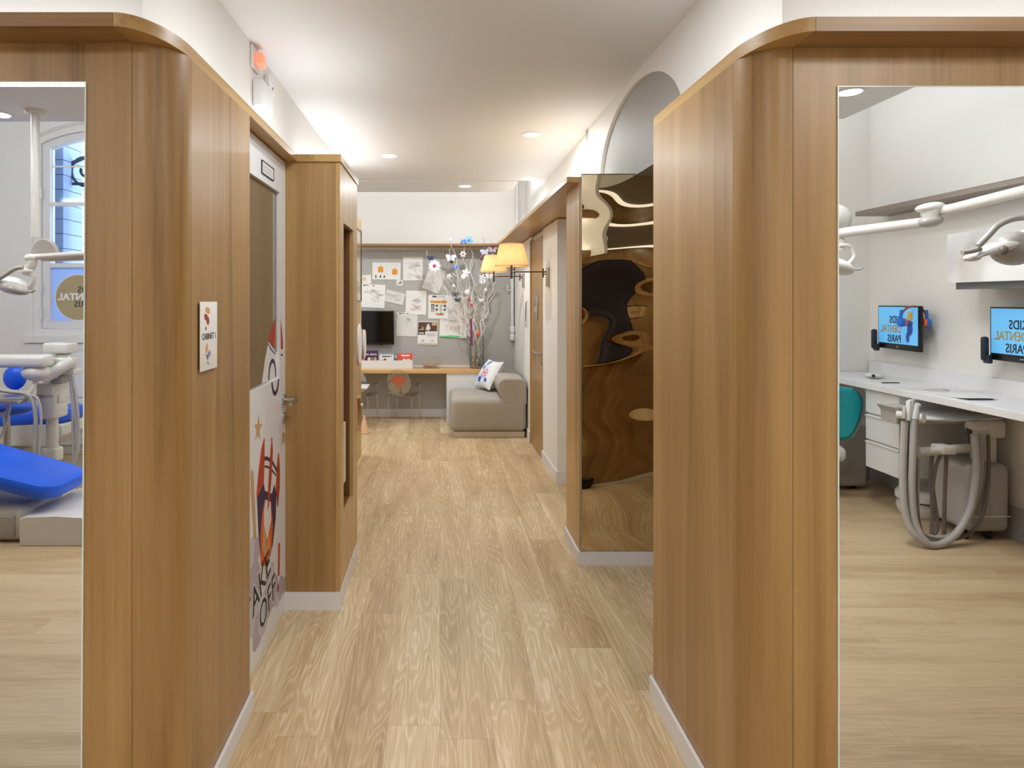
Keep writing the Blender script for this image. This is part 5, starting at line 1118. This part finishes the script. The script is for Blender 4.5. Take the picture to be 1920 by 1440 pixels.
# =================================================================== TREATMENT ROOM, counter side (seen in the right mirror)
XS = 3.6
b = MB(); b.box(3.33, XS - .0005, yr(5.14), yr(1.75), 2.168, 2.205)
tag(b.build('wall_shelf', M_greyw, smooth=False, bevel=.002), 'grey-brown shelf high on the counter wall, seen in the right mirror', 'shelf')
n = thing('counter', 'long white counter along the wall, seen in the right mirror', 'counter', (3.34, yr(3.6), .855))
b = MB(); b.box(3.08, XS - .0005, yr(5.34), yr(1.75), .855, .90); b.build('worktop', M_base, n, smooth=False, bevel=.003)
b = MB(); b.box(3.575, XS - .0005, yr(5.34), yr(1.75), .90, .995); b.build('upstand', M_base, n, smooth=False)
b = MB(); b.box(3.5, 3.584, yr(4.20), yr(4.17), .2, .855); b.build('support', M_plasticg, n, smooth=False)
n = thing('drawer_unit', 'white drawer unit hanging under the far end of the counter', 'drawer unit', (3.3, yr(4.52), .285))
b = MB(); b.box(3.135, 3.584, yr(4.69), yr(4.35), .285, .854); b.build('carcass', M_base, n, smooth=False)
for z0, z1 in ((.285, .475), (.49, .667), (.682, .85)):
    b = MB(); b.box(3.115, 3.134, yr(4.69), yr(4.35), z0, z1); dr = b.build('drawer', M_base, n, smooth=False, bevel=.002)
    b = MB(); b.box(3.108, 3.1148, yr(4.69), yr(4.35), z1 - .012, z1 - .004); b.build('drawer_lip', M_plastic, sub(dr, n), smooth=False)
n = thing('wall_cabinet', 'glossy white wall cabinet above the nearer counter monitor', 'cabinet', (3.45, yr(3.4), 1.566))
b = MB(); b.box(3.32, XS - .0005, yr(4.17), yr(2.2), 1.615, 1.925); b.build('cabinet_body', M_base, n, smooth=False)
b = MB(); b.box(3.30, 3.3195, yr(4.17), yr(3.2), 1.61, 1.925); b.box(3.30, 3.3195, yr(3.196), yr(2.2), 1.61, 1.925); b.build('cabinet_door', mat('gloss_white', (236, 236, 238), .06, coat=.5), n, smooth=False)
b = MB(); b.box(3.34, XS - .0005, yr(4.15), yr(2.2), 1.566, 1.6145); b.build('dark_recess_strip', mat('recess_shade_grey', (110, 112, 118), .1), n, smooth=False)  # solid strip whose dark colour stands in for the shaded recess
# monitors (frame: u runs towards the far end of the wall, i.e. -y)
def monitor(label):
    n = thing('counter_monitor', label, 'monitor', (3.476, yr(4.87), 1.12), 'monitors on the counter wall')
    p0 = MR(1722, 616, 4.62); p1 = MR(1645, 616, 5.12); u = Vector((p1.x - p0.x, p1.y - p0.y, 0)); wd = u.length; u.normalize(); nn = Vector((-1, 0, 0)); nn = (nn - u * nn.dot(u)).normalized()
    Mx = Matrix((( u.x, 0, nn.x, p0.x), (u.y, 0, nn.y, p0.y), (0, 1, 0, 1.12), (0, 0, 0, 1)))      # local x along the screen, y up, z out of the screen
    b = MB(); b.rbox(0, wd, 0, .335, -.03, 0, .005, 2, 0, Mx); b.build('casing', M_black, n)
    b = MB(); b.add([Mx @ Vector(v) for v in ((.012, .045, .001), (wd - .012, .045, .001), (wd - .012, .325, .001), (.012, .325, .001))], [(0, 1, 2, 3)]); b.build('screen', mat('blue_screen', (96, 172, 224), .25, emit=(96, 176, 232), estr=.55), n, smooth=False, normals=False)
    b = MB()
    for t, y, m in (('KIDS', .225, 0), ('DENTAL', .155, 1), ('PARIS', .080, 0)): b.text(t, .078, Mx @ Matrix.Translation((.205, y, .0022)), m, .0004, bold=.0012, align='LEFT', squeeze=.86)
    # plain colour blots where the printed figure stands
    for cx_, cy_, rx, ry, m in ((.10, .255, .035, .042, 2), (.115, .205, .05, .022, 3), (.10, .16, .032, .045, 3), (.125, .10, .02, .04, 3)):
        q = arc(cx_, cy_, rx, ry, 0, 2 * PI * 23 / 24, 23); b.add([Mx @ Vector((p[0], p[1], .0020 + .0003 * m)) for p in q], [tuple(range(len(q)))], m)
    b.build('screen_print', [M_inkd, mat('screen_gold', (176, 150, 70), .5), mat('screen_yellow', (214, 190, 96), .5), mat('screen_blue', (40, 90, 190), .5)], n, smooth=False, normals=False)
    b = MB(); b.add([Mx @ Vector(v) for v in ((wd * .47, .018, .0008), (wd * .53, .018, .0008), (wd * .53, .026, .0008), (wd * .47, .026, .0008))], [(0, 1, 2, 3)]); b.build('badge', M_steel, n, smooth=False, normals=False)
    b = MB(); b.rbox(wd - .01, wd + .025, -.01, .145, .004, .045, .015, 3, 0, Mx); b.rbox(wd - .03, wd + .02, -.025, .03, .0, .03, .008, 2, 0, Mx); b.build('side_speaker', M_dark, n)
    b = MB(); b.rbox(wd * .35, wd * .65, .1, .25, -.06, -.03, .004, 1, 0, Mx); b.build('mount_plate', M_black, n)
    b = MB(); b.box(3.53, XS - .0005, yr(4.90), yr(4.84), 1.25, 1.33); b.box(3.48, 3.54, yr(4.89), yr(4.85), 1.26, 1.32); b.build('wall_arm', M_dark, n, smooth=False)
    return n.o
m1 = monitor('farther blue-screened wall monitor with headphones over its corner, seen in the right mirror')
m2 = dup(m1, (3.476, yr(4.87) + 1.04, 1.12), None, 'nearer blue-screened wall monitor at the right edge of the right mirror')
n = thing('headphones', 'blue and orange headphones hung over the corner of the farther monitor', 'headphones', MR(1712, 600, 4.66))
hc = MR(1712, 592, 4.66); hx = hc.x; hy = yr(4.66)
M_hb, M_ho, M_hr = mat('headphone_blue', (24, 112, 220), .4), mat('headphone_orange', (232, 92, 40), .45), mat('headphone_rust', (150, 84, 70), .5)
za, ra = 1.375, .076
b = MB(); b.tube([(hx + ra * math.cos(t), hy + .02 * math.cos(t), za + ra * 1.0 * math.sin(t)) for t in [PI * i / 24 for i in range(25)]], .008, 8); b.build('headband', M_hr, n)
for sg in (-1, 1):
    x = hx + sg * ra; y = hy + .02 * sg
    b = MB(); b.tube(spline([(x, y, za + .05), (x + sg * .004, y, za), (x, y, za - .03)], 4), .010, 8); b.build('yoke', M_hb, n)
    b = MB(); b.lathe([(0, -.012 * sg), (.030, -.012 * sg), (.034, .0), (.032, .014 * sg), (0, .018 * sg)], (x, y, za - .04), 20, axis='X'); b.build('ear_cup', M_hb, n)
    b = MB(); b.lathe([(0, -.030 * sg), (.026, -.030 * sg), (.031, -.020 * sg), (.029, -.012 * sg)], (x, y, za - .04), 20, axis='X'); b.build('ear_pad', M_ho, n)
# things on the counter
n = thing('desk_mouse', 'white mouse-like device on the far end of the counter', 'device', MR(1635, 696, 4.95))
c = MR(1635, 696, 4.9); c.z = .9005
b = MB(); b.ell((3.32, c.y, .9225), (.06, .075, .022), 20); b.build('shell', M_plastic, n)
b = MB(); b.cyl((3.28, c.y + .05, .925), (3.27, c.y + .065, .925), .012, n=12); b.build('sensor', M_dark, n)
n = thing('paper_sheet', 'thin dark-edged sheet lying on the counter near the front edge', 'sheet', MR(1857, 745, 4.0))
b = MB(); b.grid(lambda u, v: (3.14 + .20 * u, yr(4.05) + .22 * v, .9015 + .010 * max(0, v - .6) * 2.5), 4, 6); b.build('sheet', M_paperg, n)
b = MB(); b.box(3.15, 3.30, yr(4.05) + .222, yr(4.05) + .226, .9015, .9095); b.build('sheet_edge', M_black, n, smooth=False)
b = MB(); b.box(3.18, 3.30, yr(4.62), yr(4.60), .9005, .906); tag(b.build('black_clip', M_black, smooth=False), 'black clip lying on the counter in front of the white device', 'clip')
b = MB(); b.tube(spline([(3.2, yr(4.25), .905), (3.24, yr(4.22), .915), (3.30, yr(4.2), .915), (3.34, yr(4.21), .905)], 5), .005, 6); b.box(3.2, 3.34, yr(4.26), yr(4.19), .9003, .9025); tag(b.build('cable_grommet', M_plastic, smooth=False), 'white cable outlet plate on the counter beside the thin sheet', 'cable outlet')
# teal chair end and its column
n = thing('dental_chair', 'teal dental chair end at the left edge of the right mirror', 'dental chair', (2.85, yr(4.9), 0))
b = MB(); out = [(1500, 722), (1560, 723), (1592, 727), (1605, 734), (1611, 745), (1612, 762), (1606, 788), (1596, 810), (1587, 820), (1575, 824), (1555, 824), (1500, 815)]
b.prism([(MR(x, y, 4.8).x, MR(x, y, 4.8).z) for x, y in out], 'Y', yr(4.85), yr(4.75)); b.build('backrest', M_teal, n, bevel=.03)
b = MB(); tubeR(b, [(1594, 730, 4.86), (1613, 748, 4.86), (1612, 785, 4.86), (1594, 818, 4.86)], 4.86, .018); b.build('backrest_edge', M_plastic, n)
b = MB(); b.rbox(MR(1530, 0, 4.75).x, MR(1583, 0, 4.75).x, yr(4.95), yr(4.7), .30, .42, .05, 4); b.build('seat_shell', M_plastic, n)
b = MB(); b.rbox(MR(1550, 0, 5.15).x, MR(1608, 0, 5.15).x, yr(5.25), yr(5.03), .03, .52, .03, 3); b.build('column', M_plasticg, n)
b = MB()
for px_ in (1560, 1598): c = MR(px_, 0, 5.12); b.cyl((c.x - .012, c.y, .022), (c.x + .012, c.y, .022), .0215, n=14)
b.build('caster', M_black, n)
b = MB(); b.tube([(2.35, yr(4.85), .36), (2.5, yr(4.82), .36), (2.7, yr(4.8), .36)], .09, 12); b.rbox(2.3, 2.55, yr(4.95), yr(4.65), 0, .28, .04, 3); b.build('pedestal', M_plastic, n)
# hose cart under the counter
n = thing('hose_cart', 'grey dental cart with hanging hoses under the counter, seen in the right mirror', 'dental cart', (3.35, yr(4.1), 0))
def RX(px, d): return MR(px, 0, d).x
def RZ(py, d): return zw(py, d)
d = 4.08
b = MB(); b.rbox(RX(1790, d), RX(1869, d), yr(4.32), yr(3.98), .05, .475, .045, 4); b.build('cart_body', M_plasticg, n)
b = MB(); b.box(RX(1789, d) - .001, RX(1866, d), yr(3.98) , yr(3.978), .15, .158); b.build('body_seam', M_plastic, n, smooth=False)
b = MB(); b.rbox(RX(1834, d), RX(1859, d), yr(4.16), yr(4.04), .46, .74, .015, 3); b.build('post', M_plastic, n)
b = MB()
for px_ in (1806, 1850):
    for dd in (4.03, 4.27): c = MR(px_, 0, dd); b.cyl((c.x - .014, c.y, .026), (c.x + .014, c.y, .026), .0255, n=14); b.box(c.x - .01, c.x + .01, c.y - .01, c.y + .01, .03, .055)
b.build('caster', M_black, n)
b = MB(); top = [(3.03, 4.02), (3.2, 3.99), (3.42, 4.01), (3.555, 4.05), (3.565, 4.12), (3.5, 4.27), (3.3, 4.34), (3.04, 4.34), (2.98, 4.28), (2.98, 4.10)]
b.prism([(x, yr(q)) for x, q in top], 'Z', .742, .757); b.build('tray_top', M_base, n, bevel=.004)
b = MB(); b.rbox(3.02, 3.5, yr(4.32), yr(4.05), .715, .741, .01, 2); b.build('tray_frame', M_plasticg, n)
b = MB(); b.rbox(RX(1829, d), RX(1866, d), yr(4.18), yr(4.0), RZ(817, d), .741, .02, 3); tubeR(b, [(1812, 798, 4.0), (1830, 799, 3.99), (1848, 796, 4.0)], d, .030, 12); b.build('post_head', M_plastic, n)
b = MB(); c = MR(1815, 812, 3.99); b.cyl((c.x, c.y, c.z), (c.x, c.y, c.z + .03), .016, n=14); b.build('knob', M_dark, n)
b = MB(); tubeR(b, [(1835, 838, 4.06), (1790, 841, 4.02), (1760, 844, 4.0), (1730, 846, 4.0), (1704, 847, 4.0)], d, .028, 12); b.rbox(RX(1756, 4.0), RX(1781, 4.0), yr(4.06), yr(3.95), RZ(849, 4.0), RZ(834, 4.0), .01, 2); b.build('hose_arm', M_plastic, n)
b = MB(); b.ell(MR(1699, 838, 4.0), (.03, .03, .05), 14); b.ell(MR(1714, 845, 3.98), (.028, .03, .03), 14); b.build('arm_pivot', M_plastic, n)
b = MB(); b.prism([(RX(1660, 4.1), RZ(760, 4.1)), (RX(1704, 4.1), RZ(761, 4.1)), (RX(1704, 4.1), RZ(790, 4.1)), (RX(1696, 4.1), RZ(793, 4.1)), (RX(1670, 4.1), RZ(791, 4.1)), (RX(1669, 4.1), RZ(772, 4.1))], 'Y', yr(4.2), yr(4.05)); b.build('cup_funnel', M_plasticg, n, bevel=.006)
b = MB(); tubeR(b, [(1680, 777, 4.04), (1700, 779, 4.0), (1714, 782, 3.98), (1729, 784, 3.95)], d, .024, 14); b.cyl(MR(1719, 784, 3.96), MR(1731, 784, 3.93), .036, .028, 16); b.build('handpiece_bar', M_plastic, n)
for k, (px_, t, lo, r) in enumerate(((1694, 764, 785, .012), (1702, 752, 788, .014), (1708, 750, 786, .012), (1713, 760, 786, .024))):
    b = MB(); tubeR(b, [(px_ + (2 if k == 2 else 0), t, 3.97), (px_, (t + lo) / 2, 3.95), (px_ - 1, lo, 3.94)], d, r, 10); b.ell(MR(px_ + 3, t, 3.97), (r * 1.2, r, r * .8), 10); b.build('handpiece', M_plastic if k % 2 else M_plasticg, n)
M_h = [M_hose, M_hosed]
hoses = [([(1712, 785, 3.94), (1710, 850, 3.93), (1708, 915, 3.92), (1713, 975, 3.90), (1728, 1008, 3.87), (1745, 1021, 3.86), (1768, 1017, 3.88), (1795, 995, 3.90), (1818, 950, 3.93), (1829, 880, 3.95), (1826, 815, 3.98)], .021, 0),
         ([(1695, 790, 3.96), (1692, 860, 3.95), (1692, 920, 3.93), (1698, 970, 3.91), (1712, 1000, 3.88), (1735, 1018, 3.86)], .020, 0),
         ([(1703, 788, 3.98), (1699, 860, 3.97), (1700, 930, 3.95), (1712, 985, 3.91), (1730, 1010, 3.89)], .009, 1),
         ([(1715, 790, 4.0), (1715, 870, 3.99), (1716, 940, 3.97), (1727, 1000, 3.92), (1742, 1012, 3.89), (1770, 1013, 3.9), (1810, 1003, 3.93), (1838, 970, 3.95), (1851, 900, 3.97), (1851, 815, 4.0)], .010, 1),
         ([(1720, 860, 4.0), (1718, 930, 3.98), (1722, 985, 3.94), (1738, 1003, 3.92), (1770, 1006, 3.91), (1805, 985, 3.93), (1830, 930, 3.96), (1838, 870, 3.98), (1836, 812, 4.0)], .012, 0),
         ([(1746, 848, 4.0), (1743, 890, 4.0), (1746, 950, 3.98), (1744, 1012, 3.92)], .010, 1), ([(1763, 848, 4.0), (1752, 880, 4.0), (1747, 930, 3.98), (1755, 970, 3.97), (1752, 1000, 3.95)], .010, 1), ([(1748, 848, 4.0), (1745, 890, 4.0), (1753, 950, 3.98), (1757, 985, 3.96), (1750, 1002, 3.94)], .009, 1), ([(1773, 849, 4.0), (1770, 920, 4.0), (1768, 1008, 3.95)], .011, 1)]
for pts, r, m in hoses:
    b = MB(); tubeR(b, pts, d, r, 10, 0, 8); b.build('hose', M_h[m], n)
n = thing('suction_unit', 'white floor unit with black rim standing behind the hose cart', 'floor unit', MR(1775, 0, 4.35))
c = Vector((3.36, yr(4.48), 0))
b = MB(); b.lathe([(0, .002), (.125, .002), (.145, .05), (.135, .10), (0, .10)], (c.x, c.y, 0), 28); b.build('unit_base', M_plastic, n)
b = MB(); b.lathe([(.0, .1005), (.137, .1005), (.15, .108), (.15, .112), (.0, .112)], (c.x, c.y, 0), 28); b.build('rim', M_black, n)
b = MB(); b.lathe([(.0, .1125), (.15, .1125), (.15, .15), (.12, .185), (.0, .19)], (c.x, c.y, 0), 28); b.build('lid', M_base, n)
# swing arms and operating lamps
n = thing('lamp_arm', 'jointed white lamp arm crossing in front of the grey shelf, seen in the right mirror', 'lamp arm', MR(1960, 352, 3.35))
b = MB(); tubeR(b, [(1500, 448, 4.2), (1600, 434, 4.1), (1735, 417, 3.95)], d, .032, 14); b.build('forearm', M_plastic, n)
b = MB(); c = MR(1742, 415, 3.94); b.ell(c, (.075, .06, .038), 20, 0, Matrix.Rotation(-.12, 4, 'Y')); b.build('elbow', M_plasticg, n)
b = MB(); b.cyl(MR(1742, 410, 3.94), MR(1741, 392, 3.94), .042, .05, 20); c = MR(1742, 389, 3.94); b.ell(c, (.085, .06, .030), 20, 0, Matrix.Rotation(-.15, 4, 'Y')); b.build('joint', M_plastic, n)
b = MB(); tubeR(b, [(1750, 391, 3.92), (1770, 394, 3.9), (1850, 375, 3.6), (1990, 340, 3.2)], d, .030, 14); b.build('upper_arm', M_plastic, n)
pq = MR(1990, 340, 3.2); b = MB(); b.cyl((pq.x, pq.y, pq.z - .05), (pq.x, pq.y, 3.499), .035, n=16); b.build('ceiling_pole', M_plastic, n)
n = thing('operating_lamp', 'operating lamp head at the left edge of the right mirror', 'operating lamp', MR(1560, 470, 4.15), 'operating lamps')
b = MB(); b.ell(MR(1566, 412, 4.17), (.095, .07, .10), 24); b.build('arm_cover', M_plasticg, n)
b = MB(); tubeR(b, [(1560, 436, 4.15), (1574, 455, 4.15), (1570, 470, 4.15)], d, .03, 10); tubeR(b, [(1572, 460, 4.12), (1592, 462, 4.12), (1600, 480, 4.12), (1590, 494, 4.12)], d, .012, 10); b.build('joint', M_plastic, n)
b = MB(); b.ell(MR(1562, 498, 4.15), (.13, .10, .05), 24, 0, Matrix.Rotation(.35, 4, 'Y')); b.build('lamp_head', M_plastic, n)
b = MB(); tubeR(b, [(1597, 505), (1610, 505), (1616, 502)], 4.12, .008, 8); b.build('grip', M_plasticg, n)
n = thing('operating_lamp', 'operating lamp with curved grip in front of the white wall cabinet', 'operating lamp', MR(1890, 440, 3.3), 'operating lamps')
d = 3.3
b = MB()
def lampg(u, v):
    a = 2 * PI * v; w = .088 * math.sin(PI * min(1, .12 + .88 * u)) ** .6
    q = MR(1815 + 130 * u, 485 - 46 * u ** .8 + 8 * u * u, d); return Vector((q.x, q.y + w * math.cos(a), q.z + (.014 + .042 * u) * math.sin(a)))
b.grid(lampg, 14, 18); b.ell(MR(1942, 450, d), (.105, .10, .066), 20); b.ell(MR(1820, 484, d), (.035, .045, .018), 14); b.build('lamp_head', M_plastic, n)
b = MB(); b.ell(MR(1898, 466, d), (.102, .10, .088), 24); b.build('reflector_dome', M_plasticg, n)
b = MB(); b.ell(MR(1880, 470, d - .10), (.022, .02, .026), 14); b.build('lens', mat('lamp_lens_brown', (120, 108, 100), .3), n)
b = MB(); tubeR(b, [(1832, 461, d - .06), (1850, 443, d - .07), (1868, 424, d - .08), (1890, 413, d - .08), (1912, 409, d - .06), (1935, 409, d - .02)], d, .015, 12); tubeR(b, [(1802, 474, d - .04), (1820, 471, d - .04), (1836, 467, d - .04)], d, .013, 10); b.build('grip', M_plasticg, n)
b = MB(); tubeR(b, [(1930, 440, d), (1960, 400, d - .1), (1992, 345, 3.22)], d, .03, 12); b.build('support_arm', M_plastic, n)
